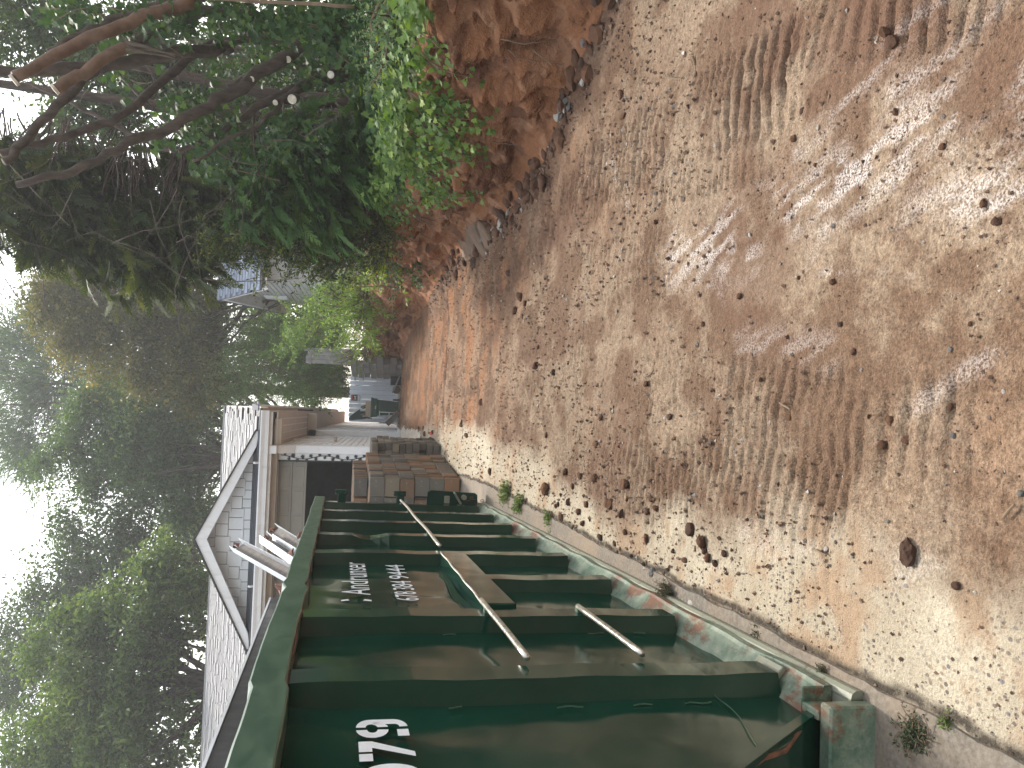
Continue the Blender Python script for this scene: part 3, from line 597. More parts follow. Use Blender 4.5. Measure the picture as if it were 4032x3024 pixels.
# ------------------------------------------------------------------ garage and house
MAT['white_paint'] = mat_plain('white_house_paint', (.80, .81, .84), .55, .05, 4, .05, 40, dirt=((.42, .38, .33), 6, (1, 1, .3), .35))
MAT['siding'] = mat_plain('white_siding', (.74, .73, .74), .6, .05, 5, .05, 50, rnd=.05, dirt=((.45, .38, .34), 5, (1, .4, 1), .4))
MAT['beige'] = mat_plain('beige_trim', (.50, .43, .36), .6, .06, 5, .05, 40)
MAT['peach'] = mat_plain('pale_soffit', (.60, .52, .46), .6, .05, 5, .05, 40)
MAT['door_panel'] = mat_plain('garage_door_panel', (.30, .285, .26), .6, .05, 5)
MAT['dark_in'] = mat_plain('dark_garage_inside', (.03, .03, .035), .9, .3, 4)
MAT['black_iron'] = mat_plain('black_iron', (.012, .012, .016), .5, .2, 20)
MAT['drip'] = mat_plain('dark_roof_edge', (.03, .03, .035), .7, .2, 12)
MAT['shingle'] = mat_plain('grey_roof_shingle', (.31, .305, .31), .85, .14, 30, .4, 120, rnd=.22)
MAT['shingle_dark'] = mat_plain('blue_grey_shingle', (.12, .14, .18), .85, .2, 30, .4, 120, rnd=.2)
MAT['gable'] = mat_plain('gable_shingle_paint', (.74, .77, .82), .6, .04, 5, .05, 40, rnd=.04)
MAT['footing'] = mat_plain('rough_footing_concrete', (.50, .45, .38), .9, .2, 9, .5, 35, dirt=((.25, .15, .09), 6))

MAT['grey_back'] = mat_plain('shadow_gap_board', (.22, .23, .26), .8)
HB = np.array([-.69, 15.5, .87])
house = thing('garage_house', 'white sided garage with grey shingle roof, front gable and half raised door', 'house', HB)
def part(name, mat, parent=house, bevel=0, org=HB):
    m = MB(org); m._b = lambda: m.build(name, mat, parent, bevel); return m
def pbox(name, mat, a, b, parent=house, bevel=0, label=None):
    m = MB(HB); m.box(a, b); o = m.build(name, mat, parent, bevel)
    if label: o['label'] = label
    return o
XR, YF = -.69, 15.5
OPL, OPR, OPT = -5.9, -1.0, 3.61
fw = MB(HB); fw.box((-9, YF, .7), (OPL, YF+.12, 3.75)); fw.box((OPL, YF, OPT), (OPR, YF+.12, 3.75)); fw.box((OPR, YF, .7), (XR, YF+.12, 3.75)); fw.build('front_wall', MAT['white_paint'], house)
pbox('side_wall', MAT['white_paint'], (XR-.12, YF+.12, .7), (XR-.02, 20.8, 3.75)); pbox('side_wall', MAT['white_paint'], (-.68, 20.83, .7), (-.56, 40, 3.75)); pbox('rear_wall', MAT['white_paint'], (-12, 22, .7), (-.7, 22.1, 3.75))
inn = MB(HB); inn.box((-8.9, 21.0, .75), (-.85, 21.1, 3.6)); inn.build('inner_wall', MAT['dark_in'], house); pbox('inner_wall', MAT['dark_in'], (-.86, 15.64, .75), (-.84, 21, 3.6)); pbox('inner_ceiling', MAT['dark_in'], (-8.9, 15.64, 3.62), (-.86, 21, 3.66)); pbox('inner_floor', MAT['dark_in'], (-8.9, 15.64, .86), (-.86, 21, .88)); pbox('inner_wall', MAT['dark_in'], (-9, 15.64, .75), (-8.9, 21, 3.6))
# lap siding, each board its own piece
for i in range(21):
    z = 1.03+i*.122
    for (y0, y1, x) in ((YF+.10, 20.79, XR), (20.95, 30.5, -.55)):
        m = MB(HB); m.add([(x-.02, y0, z), (x+.014, y0, z), (x+.002, y0, z+.125), (x-.02, y0, z+.125), (x-.02, y1, z), (x+.014, y1, z), (x+.002, y1, z+.125), (x-.02, y1, z+.125)], [(0, 1, 2, 3), (4, 7, 6, 5), (0, 4, 5, 1), (1, 5, 6, 2), (2, 6, 7, 3)]); m.build('siding_board', MAT['siding'], house)
pbox('corner_board', MAT['white_paint'], (-.80, 20.80, 1.0), (-.53, 20.95, 3.7), bevel=.006); pbox('corner_base_block', MAT['white_paint'], (-.82, 20.74, 1.02), (-.48, 21.0, 1.25), bevel=.01)
pbox('skirt_board', MAT['white_paint'], (XR-.01, YF+.1, .9), (XR+.05, 20.75, 1.04), bevel=.006); pbox('skirt_board', MAT['white_paint'], (-.56, 21, 1.05), (-.50, 30.5, 1.2), bevel=.006)
for (y, z) in ((17.0, 2.62), (21.9, 2.7)):
    m = MB(HB); m.box((XR+.02, y, z), (XR+.11, y+.5, z+.05)); m.build('window_sill', MAT['beige'], house, .008)
    m = MB(HB); m.box((XR-.01, y+.02, z+.05), (XR+.045, y+.06, z+.9)); m.box((XR-.01, y+.44, z+.05), (XR+.045, y+.48, z+.9)); m.box((XR-.01, y+.06, z+.86), (XR+.045, y+.44, z+.9)); m.build('window_frame', MAT['white_paint'], house)
# rough footing along the side wall
def footing():
    ys = np.linspace(15.4, 20.9, 90); V = []; Q = []
    for y in ys:
        e = -.40+.09*(fbm(np.array([y*2.4]), np.array([1.]), 4, 5)[0]-.5)*2; z = float(gz(-.5, y))
        V += [(-.70, y, z+.07), (-.60, y, z+.06+.008*math.sin(y*7)), (e-.10, y, z+.045+.008*math.sin(y*13)), (e, y, z+.02), (e+.03, y, z-.05)]
    for i in range(len(ys)-1): Q += [(i*5+k, i*5+k+1, i*5+k+6, i*5+k+5) for k in range(4)]
    me = quads_mesh('footing', np.array(V)-HB, np.array(Q), MAT['footing']); o = mobj('footing', me, house); o['label'] = 'rough pale concrete footing along the wall'
footing()
# front trim, lattice board, downspout, gutter
pbox('frieze', MAT['beige'], (-6.4, 15.30, OPT-.01), (-.30, 15.48, 3.70), bevel=.01); pbox('frieze_return', MAT['beige'], (-.74, 15.22, 3.53), (-.19, 15.36, 3.665), bevel=.01)
pbox('fascia', MAT['white_paint'], (-6.6, 15.06, 3.68), (-.06, 15.10, 3.90))
g = MB(HB); pr = [(14.93, 3.885), (14.925, 3.86), (14.955, 3.80), (14.965, 3.735), (15.055, 3.725), (15.055, 3.885), (15.045, 3.885), (15.045, 3.74), (14.975, 3.745), (14.965, 3.81), (14.938, 3.862), (14.94, 3.885)]
g.prism([(-.04, y, z) for y, z in pr], (-6.6, 0, 0)); g.build('front_gutter', MAT['white_paint'], house)
pbox('soffit', MAT['peach'], (-6.5, 15.10, 3.695), (-.08, 15.5, 3.72))
lat = pbox('lattice_board', MAT['white_paint'], (OPR+.015, YF-.03, .95), (-.855, YF-.004, OPT-.01), bevel=.004)
pbox('door_jamb', MAT['black_iron'], (OPR-.02, YF-.012, .9), (OPR+.012, YF+.10, OPT))
m = MB(HB)   # wandering iron vine with lobed leaves
zz = np.linspace(1.3, OPT-.05, 60); m.tube([(-.93+.035*math.sin(z*7.5), YF-.045, z) for z in zz], .008, 6); m.build('iron_vine', MAT['black_iron'], lat)
lf = MB(); out = [(0, 0), (.022, .012), (.018, .03), (.04, .035), (.03, .052), (.045, .07), (.022, .068), (.012, .095), (0, .08), (-.012, .095), (-.022, .068), (-.045, .07), (-.03, .052), (-.04, .035), (-.018, .03), (-.022, .012)]
lf.prism([(x, 0, z) for x, z in out], (0, .006, 0)); lme = lf.mesh('iron_leaf', MAT['black_iron'])
for i, z in enumerate(np.arange(1.35, OPT-.06, .085)):
    o = mobj('iron_leaf', lme, lat); o.location = np.array((-.93+.035*math.sin(z*7.5), YF-.05, z))-HB; o.rotation_euler = (0, (1 if i % 2 else -1)*random.uniform(.7, 1.5), 0); s_ = random.uniform(.75, 1.05); o.scale = (s_,)*3
m = MB(HB); m.box((-.85, 15.37, 1.0), (-.695, 15.47, 3.28)); m.prism([(-.85, 15.37, 3.28), (-.695, 15.37, 3.28), (-.695, 15.12, 3.58), (-.85, 15.12, 3.58)], (0, .1, 0)); m.box((-.85, 15.02, 3.58), (-.695, 15.22, 3.73)); m.build('downspout', MAT['white_paint'], house, .012)
for i in range(2):
    zb = 3.08+i*.27
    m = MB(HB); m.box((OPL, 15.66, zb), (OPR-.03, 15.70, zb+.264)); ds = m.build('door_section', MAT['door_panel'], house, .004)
    for k in range(10):
        x0 = -1.12-k*.485; m = MB(HB); m.box((x0-.42, 15.648, zb+.04), (x0, 15.662, zb+.225)); m.build('door_panel', MAT['door_panel'], ds, .006)
# main roof: front slope with individual shingles
SL = .372; EY, EZ = 14.97, 3.905
def rz(y): return EZ+(y-EY)*SL
nrm = np.array([0, -SL, 1.]); nrm /= np.linalg.norm(nrm); up = np.array([0, 1, SL]); up /= np.linalg.norm(up)
def roof_deck(name, x0, x1, y1):
    m = MB(HB); zt = rz(y1); m.add([(x0, EY, EZ-.04), (x1, EY, EZ-.04), (x1, y1, zt-.04), (x0, y1, zt-.04), (x0, y1+4, zt-1.6), (x1, y1+4, zt-1.6), (x0, EY, EZ), (x1, EY, EZ), (x1, y1, zt), (x0, y1, zt), (x0, y1+4, zt-1.55), (x1, y1+4, zt-1.55)],
        [(0, 1, 2, 3), (3, 2, 5, 4), (6, 9, 8, 7), (9, 10, 11, 8), (0, 6, 7, 1), (1, 7, 8, 2), (2, 8, 11, 5), (0, 3, 9, 6), (3, 4, 10, 9), (4, 5, 11, 10)]); return m.build(name, MAT['drip'], house)
roof = roof_deck('roof', -3.9, 0.0, 18.5); roof2 = roof_deck('roof', -9.5, -3.9, 19.35)
def shingle_mesh(w, h, th, mat):
    m = MB(); m.add([(0, 0, .004), (w, 0, .004), (w, h, .0), (0, h, .0), (0, 0, th), (w, 0, th), (w, h, th*.35), (0, h, th*.35)], [(0, 3, 2, 1), (4, 5, 6, 7), (0, 1, 5, 4), (1, 2, 6, 5), (2, 3, 7, 6), (3, 0, 4, 7)]); return m
def lay_shingles(parent, x0, x1, y1, keep, bnd):
    """shingle tabs from eave to ridge; the ones that show largest are objects, the rest one joined part"""
    EXP = .135; L = math.hypot(y1-EY, rz(y1)-EZ); n = int(L/EXP); R = Matrix((( 1, 0, 0), (0, up[1], nrm[1]), (0, up[2], nrm[2]))).to_4x4()
    mes = [shingle_mesh(w, .20, .020, MAT['shingle']).mesh('shingle', MAT['shingle']) for w in (.212, .262, .312)]; rest = MB(); cnt = 0
    for r in range(n):
        base = np.array([0, EY, EZ])+up*(r*EXP-.02)+nrm*.004; x = x0+random.uniform(-.3, 0)
        while x < x1:
            k = random.randrange(3); w = (.22, .27, .32)[k]; xa = max(x, x0); 
            if x+w <= x1+.02 and x >= x0-.1 and not bnd(x+w/2, base[1]):
                p = base+np.array([x, 0, 0])+nrm*random.choice((0, .002, .010))
                if cnt < keep:
                    o = mobj('shingle', mes[k], parent); o.matrix_local = Matrix.Translation(Vector(p-HB)) @ R; cnt += 1
                else:
                    sm = shingle_mesh(w-.009, .20, .020, None); rest.add([p-HB+np.array([1, 0, 0])*v[0]+up*v[1]+nrm*v[2] for v in sm.v], sm.f)
            x += w
    if rest.v: tag(rest.build('shingle_field', MAT['shingle'], parent), kind='stuff')
GX, GH, GP = -2.46, 2.03, 4.97
def under_gable(x, y): return (abs(x-GX) < GH*(1-(rz(y)-3.97)/1.0)) and rz(y) < 4.97
lay_shingles(roof, -3.9, .03, 18.5, 300, under_gable); lay_shingles(roof2, -9.4, -3.9, 19.35, 0, under_gable)
pbox('ridge_cap', MAT['shingle'], (-3.9, 18.43, rz(18.5)-.01), (.03, 18.58, rz(18.5)+.03), roof); pbox('ridge_cap', MAT['shingle'], (-9.5, 19.28, rz(19.35)-.01), (-3.85, 19.43, rz(19.35)+.03), roof2)
m = MB(HB); m.prism([(-3.86, 18.45, rz(18.45)-.02), (-3.86, 19.37, rz(19.37)-.02), (-3.86, 19.37, rz(19.37)+.05), (-3.86, 18.45, rz(18.45)+.05)], (-.04, 0, 0)); m.build('step_fascia', MAT['white_paint'], house)
m = MB(HB); m.prism([(.0, EY, EZ-.14), (.0, 18.5, rz(18.5)-.14), (.0, 18.5, rz(18.5)-.012), (.0, EY, EZ-.012)], (.03, 0, 0)); m.build('rake_board', MAT['beige'], house)
# side eave: soffit, fascia, gutter running back along the drive
pbox('side_soffit', MAT['peach'], (-.70, 15.2, 3.60), (-.07, 40, 3.63)); pbox('side_fascia', MAT['beige'], (-.07, 15.25, 3.60), (-.04, 40, 3.98)); pbox('wing_eave_box', MAT['peach'], (-.69, 20.8, 3.36), (-.10, 20.95, 3.60), bevel=.01)
for k in range(4): pbox('soffit_batten', MAT['white_paint'], (-.62+k*.14, 15.5, 3.585), (-.60+k*.14, 20.7, 3.599))
m = MB(HB); gp = [(-.038, 4.08), (.065, 4.085), (.075, 4.06), (.05, 4.0), (.04, 3.955), (-.038, 3.945)]; m.prism([(x, 15.15, z) for x, z in gp], (0, 25, 0)); m.build('side_gutter', MAT['beige'], house); m = MB(HB); m.prism([(x*1.05, 15.14, z) for x, z in gp], (0, .012, 0)); m.build('gutter_end_cap', MAT['white_paint'], house)
# front gable
m = MB(HB); m.prism([(GX-GH+.05, 15.42, 3.97), (GX+GH-.05, 15.42, 3.97), (GX, 15.42, 4.93)], (0, .05, 0)); gw = m.build('gable_wall', MAT['grey_back'], house)
def clip_poly(poly, a, b, c):     # keep a*x+b*z<=c
    out = []
    for i in range(len(poly)):
        p, q = poly[i], poly[(i+1) % len(poly)]; dp, dq = a*p[0]+b*p[1]-c, a*q[0]+b*q[1]-c
        if dp <= 0: out.append(p)
        if dp*dq < 0: t_ = dp/(dp-dq); out.append((p[0]+(q[0]-p[0])*t_, p[1]+(q[1]-p[1])*t_))
    return out
zr = 3.99; rgn = random.Random(5)
for r in range(4):
    x = GX-GH-rgn.uniform(0, .2); h = .235
    while x < GX+GH:
        w = rgn.choice((.17, .23, .30)); drop = rgn.choice((0, .045)); poly = [(x+.007, zr+r*h-drop), (x+w-.007, zr+r*h-drop), (x+w-.007, zr+(r+1)*h-.008), (x+.007, zr+(r+1)*h-.008)]
        k = .97/GH
        poly = clip_poly(poly, k, 1, 3.97+.93+k*GX); poly = clip_poly(poly, -k, 1, 3.97+.93-k*GX); poly = clip_poly(poly, 0, -1, -3.99)
        if len(poly) >= 3:
            m = MB(HB); yb = 15.415; m.add([(a, yb-.034+(b-zr-r*h)*.09, b) for a, b in poly]+[(a, yb, b) for a, b in poly], [tuple(range(len(poly))), tuple(range(2*len(poly)-1, len(poly)-1, -1))]+[(i, (i+1) % len(poly), (i+1) % len(poly)+len(poly), i+len(poly)) for i in range(len(poly))]); m.build('shingle_panel', MAT['gable'], gw)
        x += w
for s_ in (1, -1):
    fx = GX+s_*GH; dz = .205
    m = MB(HB); m.prism([(GX, 15.06, GP), (fx, 15.06, 3.975), (fx-s_*.02, 15.06, 3.975-.06), (fx-s_*.30, 15.06, 3.96), (GX, 15.06, GP-dz)], (0, .04, 0)); m.build('rake_board', MAT['white_paint'], house, .004)
    m = MB(HB); m.prism([(GX, 15.10, GP-.06), (fx, 15.10, 3.975-.05), (fx, 15.10, 3.975-.03), (GX, 15.10, GP-.04)], (0, .33, 0)); m.build('rake_soffit', MAT['white_paint'], house)
    yb = 17.6; m = MB(HB); m.add([(GX, 15.03, GP+.035), (fx+s_*.03, 15.03, 3.98), (fx+s_*.03, 15.2, 3.98), (GX, yb, GP+.035), (GX, 15.03, GP+.005), (fx+s_*.03, 15.03, 3.95), (fx+s_*.03, 15.2, 3.95), (GX, yb, GP+.005)], [(0, 1, 2, 3), (4, 7, 6, 5), (0, 4, 5, 1), (1, 5, 6, 2), (2, 6, 7, 3), (0, 3, 7, 4)]); m.build('gable_roof', MAT['drip'], house)
# pent roof strip with its own shingles
pbox('pent_deck', MAT['drip'], (-4.6, 15.0, 3.86), (-.1, 15.42, 3.895))
for r in range(3):
    x = -4.55
    while x < -.15:
        w = random.choice((.2, .26, .3)); m = MB(HB); y = 15.0+r*.13; z = 3.9+r*.048; m.add([(x, y, z), (x+w-.006, y, z), (x+w-.006, y+.17, z+.06), (x, y+.17, z+.06), (x, y, z+.02), (x+w-.006, y, z+.02), (x+w-.006, y+.17, z+.066), (x, y+.17, z+.066)], [(0, 3, 2, 1), (4, 5, 6, 7), (0, 1, 5, 4), (1, 2, 6, 5), (2, 3, 7, 6), (3, 0, 4, 7)]); m.build('pent_shingle', MAT['shingle_dark'], house); x += w
for x in (-1.02, -3.3): m = MB(HB); m.tube([(x, 14.95, 3.9), (x, 14.92, 3.94), (x, 14.95, 3.97)], .02, 8); m.build('gutter_spike', MAT['white_paint'], house)

# ------------------------------------------------------------------ stacks of salvaged pavers
def pav_mat(name, cols):
    t = NT(name); oi = t.n('ObjectInfo').outputs['Random']; c = t.ramp(oi, [(i/(len(cols)-1), q) for i, q in enumerate(cols)], 'CONSTANT')
    n = t.noise(7, 6, .7); c = t.mix(t.ramp(n, [(.35, .0), (.7, .6)]), c, (.17, .15, .125)); c = t.mix(t.ramp(t.noise(18, 5, .7), [(.62, 0.), (.7, .7)]), c, (.5, .46, .42))
    return t.surf(c, .9, t.bump(t.noise(45, 5, .7), .5, .008), 0, .2)
MAT['paver'] = pav_mat('clay_and_grey_pavers', [(.16, .085, .05), (.13, .12, .105), (.24, .115, .055), (.21, .17, .125), (.085, .08, .075), (.19, .135, .09), (.27, .135, .065), (.26, .245, .215)])
MAT['block_dark'] = pav_mat('dark_grey_pavers', [(.12, .105, .085), (.17, .145, .115), (.21, .18, .135), (.10, .09, .08), (.15, .12, .09)])
def brick_stack(name, label, base, cells, mat, rot=0.):
    o = thing(name, label, 'brick stack', base); o.rotation_euler = (0, 0, rot); cache = {}
    for (c, dim, rz_) in cells:
        k = tuple(round(q, 2) for q in dim)
        if k not in cache: m = MB(); m.box((-k[0]/2, -k[1]/2, -k[2]/2), (k[0]/2, k[1]/2, k[2]/2)); cache[k] = m.mesh('brick', mat, .006)
        b = mobj('brick', cache[k], o); b.location = c; b.rotation_euler = (random.uniform(-.02, .02), random.uniform(-.015, .015), rz_)
    return o
rs = random.Random(21); cells = []; H_, W_, T_ = .188, .245, .058; gs = float(GNY)
for lay in range(7):
    z = .02+H_/2+lay*(H_+.004)
    for col in range(3):
        y = .03*rs.random() if lay < 6 else .55
        x = -col*.255-.13+rs.uniform(-.012, .012)
        if lay == 6: x -= .10
        first = True
        while y < 2.0:
            face = rs.random() < .16 and not first and col == 0
            if face:
                for j in range(4): cells.append(((x+.095-j*.062, y+W_/2+.005, z+y*gs), (T_, W_-.005, H_), rs.uniform(-.03, .03)))
                y += W_+.008
            else:
                t_ = rs.choice((.05, .058, .066)); cells.append(((x+rs.uniform(-.024, .020), y+t_/2, z+y*gs), (W_, t_, H_-rs.choice((0, 0, .008))), rs.uniform(-.03, .03))); y += t_+rs.choice((.004, .008, .016))
            first = False
brick_stack('paver_stack', 'stack of orange and grey clay pavers standing on edge behind the green container', (-.84, 9.98, float(gz(-.84, 9.98))+.018), cells, MAT['paver'], -.098)
cells = []
for lay in range(10):
    z = .055+lay*.108
    for col in range(5):
        for r in range(5):
            if lay == 9 and col > 2: continue
            cells.append(((-col*.128-.06+rs.uniform(-.015, .015), r*.21+.1+rs.uniform(-.01, .01)+.05*(lay % 3), z+r*.21*gs), (.118, .20, .104), rs.uniform(-.07, .07)))
brick_stack('paver_stack', 'stack of small dark grey paving blocks against the white garage corner', (-.50, 12.35, float(gz(-.5, 12.35))+.012), cells, MAT['block_dark'], -.07)

# ------------------------------------------------------------------ far end: fence, bin, step stool, planter, logs, block wall
MAT['fence_white'] = mat_plain('white_fence_paint', (.72, .77, .85), .6, .04, 4, .08, 30, rnd=.04, dirt=((.30, .33, .28), 3, (1, 1, .25), .35))
MAT['bin'] = mat_plain('green_bin_plastic', (.008, .075, .055), .42, .15, 5, .1, 60); MAT['bin_dark'] = mat_plain('dark_green_bin_plastic', (.010, .042, .034), .5, .15, 5)
MAT['card'] = mat_plain('cardboard', (.42, .33, .23), .85, .1, 6); MAT['white_plastic'] = mat_plain('white_plastic', (.66, .66, .64), .45, .06, 6)
MAT['old_wood'] = mat_plain('weathered_wood', (.15, .125, .10), .85, .3, 8, .4, 30); MAT['grey_wood'] = mat_plain('grey_fence_wood', (.28, .27, .26), .85, .2, 7, .4, 30, rnd=.1)
MAT['log'] = mat_plain('log_bark', (.10, .07, .045), .9, .4, 14, .6); MAT['sign_red'] = mat_plain('sign_red', (.42, .05, .04), .5, .05); MAT['sign_black'] = mat_plain('sign_black', (.015, .015, .018), .5, .1)
MAT['cblock'] = mat_plain('concrete_block', (.30, .285, .26), .9, .15, 8, .5, 40, rnd=.14, dirt=((.26, .14, .08), 5, (1, 1, .4), .7))
FY = 26.3; FZ = float(gz(0, FY))
fo = np.array((.4, FY, FZ)); fence = thing('picket_fence', 'white dog-eared board fence closing off the end of the drive', 'fence', fo)
for i in range(10):
    x0 = -.36+i*.154; t_ = 2.80+rs.uniform(-.012, .012); b0 = FZ+.05+i*.004; m = MB(fo); m.prism([(x0, FY, b0), (x0+.148, FY, b0), (x0+.148, FY, t_-.035), (x0+.115, FY, t_), (x0+.033, FY, t_), (x0, FY, t_-.035)], (0, .02, 0)); m.build('fence_board', MAT['fence_white'], fence, .003)
for z in (1.5, 2.4): m = MB(fo); m.box((-.36, FY+.022, z), (1.18, FY+.06, z+.09)); m.build('rail', MAT['fence_white'], fence)
for z in (2.35, 2.62): m = MB(fo); m.box((1.02, FY-.02, z), (1.16, FY-.002, z+.03)); m.tube([(1.165, FY-.012, z-.02), (1.165, FY-.012, z+.05)], .014, 8); m.build('gate_hinge', MAT['grey_wood'], fence)
so_ = np.array((.445, FY-.012, 2.59)); sg = thing('warning_sign', 'small red black and white dog warning sign on the white fence', 'sign', so_)
m = MB(); m.box((-.10, -.004, -.145), (.10, .008, .145)); m.build('sign_plate', MAT['sign_black'], sg); m = MB(); m.box((-.092, -.008, .085), (.092, -.005, .137)); m.build('red_band', MAT['sign_red'], sg); m = MB(); m.box((-.092, -.008, -.137), (.092, -.005, -.065)); m.build('white_band', MAT['white_plastic'], sg)
dg = [(-.06, -.05), (-.055, .0), (-.07, .045), (-.045, .04), (-.03, .01), (.02, .015), (.04, .045), (.075, .03), (.055, .005), (.05, -.05), (.035, -.05), (.03, -.02), (-.03, -.025), (-.04, -.05)]
m = MB(); m.prism([(x, -.008, z+.02) for x, z in dg], (0, .003, 0)); m.build('dog_shape', MAT['white_plastic'], sg)
# wheelie bin
BX, BY = .13, 25.2; BZ = float(gz(BX, BY)); bo = np.array((BX, BY, BZ)); bn = thing('wheelie_bin', 'green wheelie bin with its lid thrown open, full of cardboard', 'bin', bo)
def taper(a, b, z0, z1): return [(-a[0], -a[1], z0), (a[0], -a[1], z0), (a[0], a[1], z0), (-a[0], a[1], z0), (-b[0], -b[1], z1), (b[0], -b[1], z1), (b[0], b[1], z1), (-b[0], b[1], z1)]
BF = [(0, 3, 2, 1), (4, 5, 6, 7), (0, 1, 5, 4), (1, 2, 6, 5), (2, 3, 7, 6), (3, 0, 4, 7)]
m = MB(); m.add(taper((.20, .24), (.26, .33), .06, .72), BF); bb = m.build('body', MAT['bin'], bn, .012); m = MB(); m.add(taper((.285, .35), (.30, .37), .722, .86), BF); m.build('upper_body', MAT['bin'], bn, .012)
m = MB(); m.box((-.32, -.39, .862), (.32, .39, .93)); m.build('rim', MAT['bin'], bn, .012); m = MB(); m.add([(.0, -.31, .12), (.16, -.313, .12), (.185, -.345, .62), (.0, -.345, .62), (.0, -.28, .12), (.16, -.283, .12), (.185, -.31, .62), (.0, -.31, .62)], BF); m.build('front_recess', MAT['bin_dark'], bb)
m = MB(); m.box((-.05, -.372, .76), (.06, -.355, .80)); m.build('number_plate', MAT['card'], bn)
m = MB(); c = np.array((-.33, .05, 1.2)); m.obox((-.36, .0, 1.28), (-.02, 0, .0), (0, .36, 0), (-.10, 0, .33)); m.obox((-.20, -.02, 1.40), (.20, 0, -.28), (0, .33, 0), (.02, 0, .014)); m2 = m; 
m = MB(); lid = [(-.36, 1.0), (-.44, 1.55), (-.40, 1.62), (-.33, 1.62), (-.10, 1.35), (.02, 1.10), (-.05, 1.0)]; m.prism([(x, .25, z) for x, z in lid], (0, .05, 0)); ld = m.build('lid', MAT['bin'], bn, .012)
m = MB(); m.prism([(x*.88-.03, .235, 1.30+(z-1.30)*.86) for x, z in lid], (0, .012, 0)); m.build('lid_panel', MAT['bin_dark'], ld, .006); m = MB(); m.tube([(-.34, .2, .93), (-.34, .2, 1.02)], .03, 8); m.tube([(-.36, -.3, .9), (-.36, .3, .9)], .02, 8); m.build('handle', MAT['bin_dark'], bn)
for s_ in (-.27, .27): m = MB(); m.lathe((s_-.03, .28, .12), [(.02, 0), (.12, .002), (.125, .03), (.12, .058), (.02, .06)], 16, (1, 0, 0)); m.build('wheel', MAT['black_iron'], bn)
bx = np.array((BX-.03, BY-.1, BZ+.93)); cb = thing('cardboard_box', 'open cardboard box of white rubbish sitting in the green bin', 'box', bx)
for a, b in (((-.26, -.20, 0), (.22, -.19, .16)), ((-.26, .19, 0), (.22, .20, .14)), ((-.27, -.20, 0), (-.26, .2, .22)), ((.22, -.2, 0), (.23, .2, .12))): m = MB(); m.box(a, b); m.build('box_side', MAT['card'], cb)
for i in range(7): a = rs.uniform(-.22, .18); m = MB(); m.tube([(a, rs.uniform(-.1, .1), .06), (a+rs.uniform(-.12, .02), rs.uniform(-.1, .1), .24+rs.uniform(0, .12))], [.045, .03], 8); m.build('paper_roll', MAT['white_plastic'] if i % 3 else MAT['old_wood'], cb)
# step stool, leaning board
so2 = np.array((-.16, 24.7, float(gz(-.16, 24.7)))); st = thing('step_rack', 'white tubular folding rack standing beside the green bin', 'rack', so2)
for x in (-.15, .15): m = MB(); m.tube([(x*.95, 0, 0), (x, .05, .62)], .014, 8); m.build('leg', MAT['white_plastic'], st, 0, True)
for z, w in ((.64, .19), (.34, .15), (.12, .145)): m = MB(); m.tube([(-w, .05*z, z), (w, .05*z, z)], .013, 8); m.build('rung', MAT['white_plastic'], st, 0, True)
m = MB(); m.bar((-.38, 24.45, so2[2]+.40), (.02, 24.35, so2[2]+.03), .09, .16); tag(m.build('timber_offcut', MAT['old_wood'], None, .008), 'dark timber offcut leaning on the white rack', 'timber')
po = np.array((1.03, 25.7, FZ)); pl = thing('planter_box', 'dark square planter box against the white fence', 'planter', po)
for a, b in (((-.14, -.14, 0), (.14, -.12, .33)), ((-.14, .12, 0), (.14, .14, .33)), ((-.14, -.12, 0), (-.12, .12, .33)), ((.12, -.12, 0), (.14, .12, .33)), ((-.12, -.12, .0), (.12, .12, .26))): m = MB(); m.box(a, b); m.build('side', MAT['dark_in'], pl, .004)
m = MB(); m.tube([(.72, 25.2, FZ+.13), (.75, 25.5, FZ+.13)], [.125, .125], 14); tag(m.build('log', MAT['log']), 'short bark covered log lying in front of the white fence', 'log')
m = MB(); m.bar((.62, 24.8, FZ+.26), (1.22, 24.9, FZ+.03), .10, .045); tag(m.build('wooden_plank', MAT['grey_wood'], None, .006), 'weathered plank propped on the log by the fence', 'plank')
m = MB(); m.box((-.35, 25.9, FZ-.02), (1.3, 26.25, FZ+.06)); tag(m.build('fence_kerb', MAT['footing'], None, .01), 'low concrete kerb under the white fence', 'kerb')
# block retaining wall
w0, w1 = np.array((1.56, 24.0, 0.)), np.array((1.22, 26.25, 0.)); dw = (w1-w0); Lw = np.linalg.norm(dw); dw /= Lw; nw = np.array((-dw[1], dw[0], 0)); wz = float(gz(1.5, 25)); wo = np.array((w0[0], w0[1], wz)); bw = thing('block_wall', 'clay stained concrete block retaining wall beside the white fence', 'wall', wo)
Rw = Matrix.Rotation(atan2(dw[1], dw[0]), 4, 'Z'); m = MB(); m.box((.005, -.095, .005), (.395, .095, .195)); bme = m.mesh('concrete_block', MAT['cblock'], .008)
for c in range(8):
    n0 = max(0, (c-4)//2) if c > 4 else 0
    for k in range(n0, 6):
        p = dw*(k*.4-(.2 if c % 2 else 0))+np.array((0, 0, c*.205))+np.array((random.uniform(-.012, .012), 0, 0)); o = mobj('concrete_block', bme, bw); o.matrix_local = Matrix.Translation(Vector(p)) @ Rw @ Matrix.Rotation(random.uniform(-.02, .02), 4, 'Z')
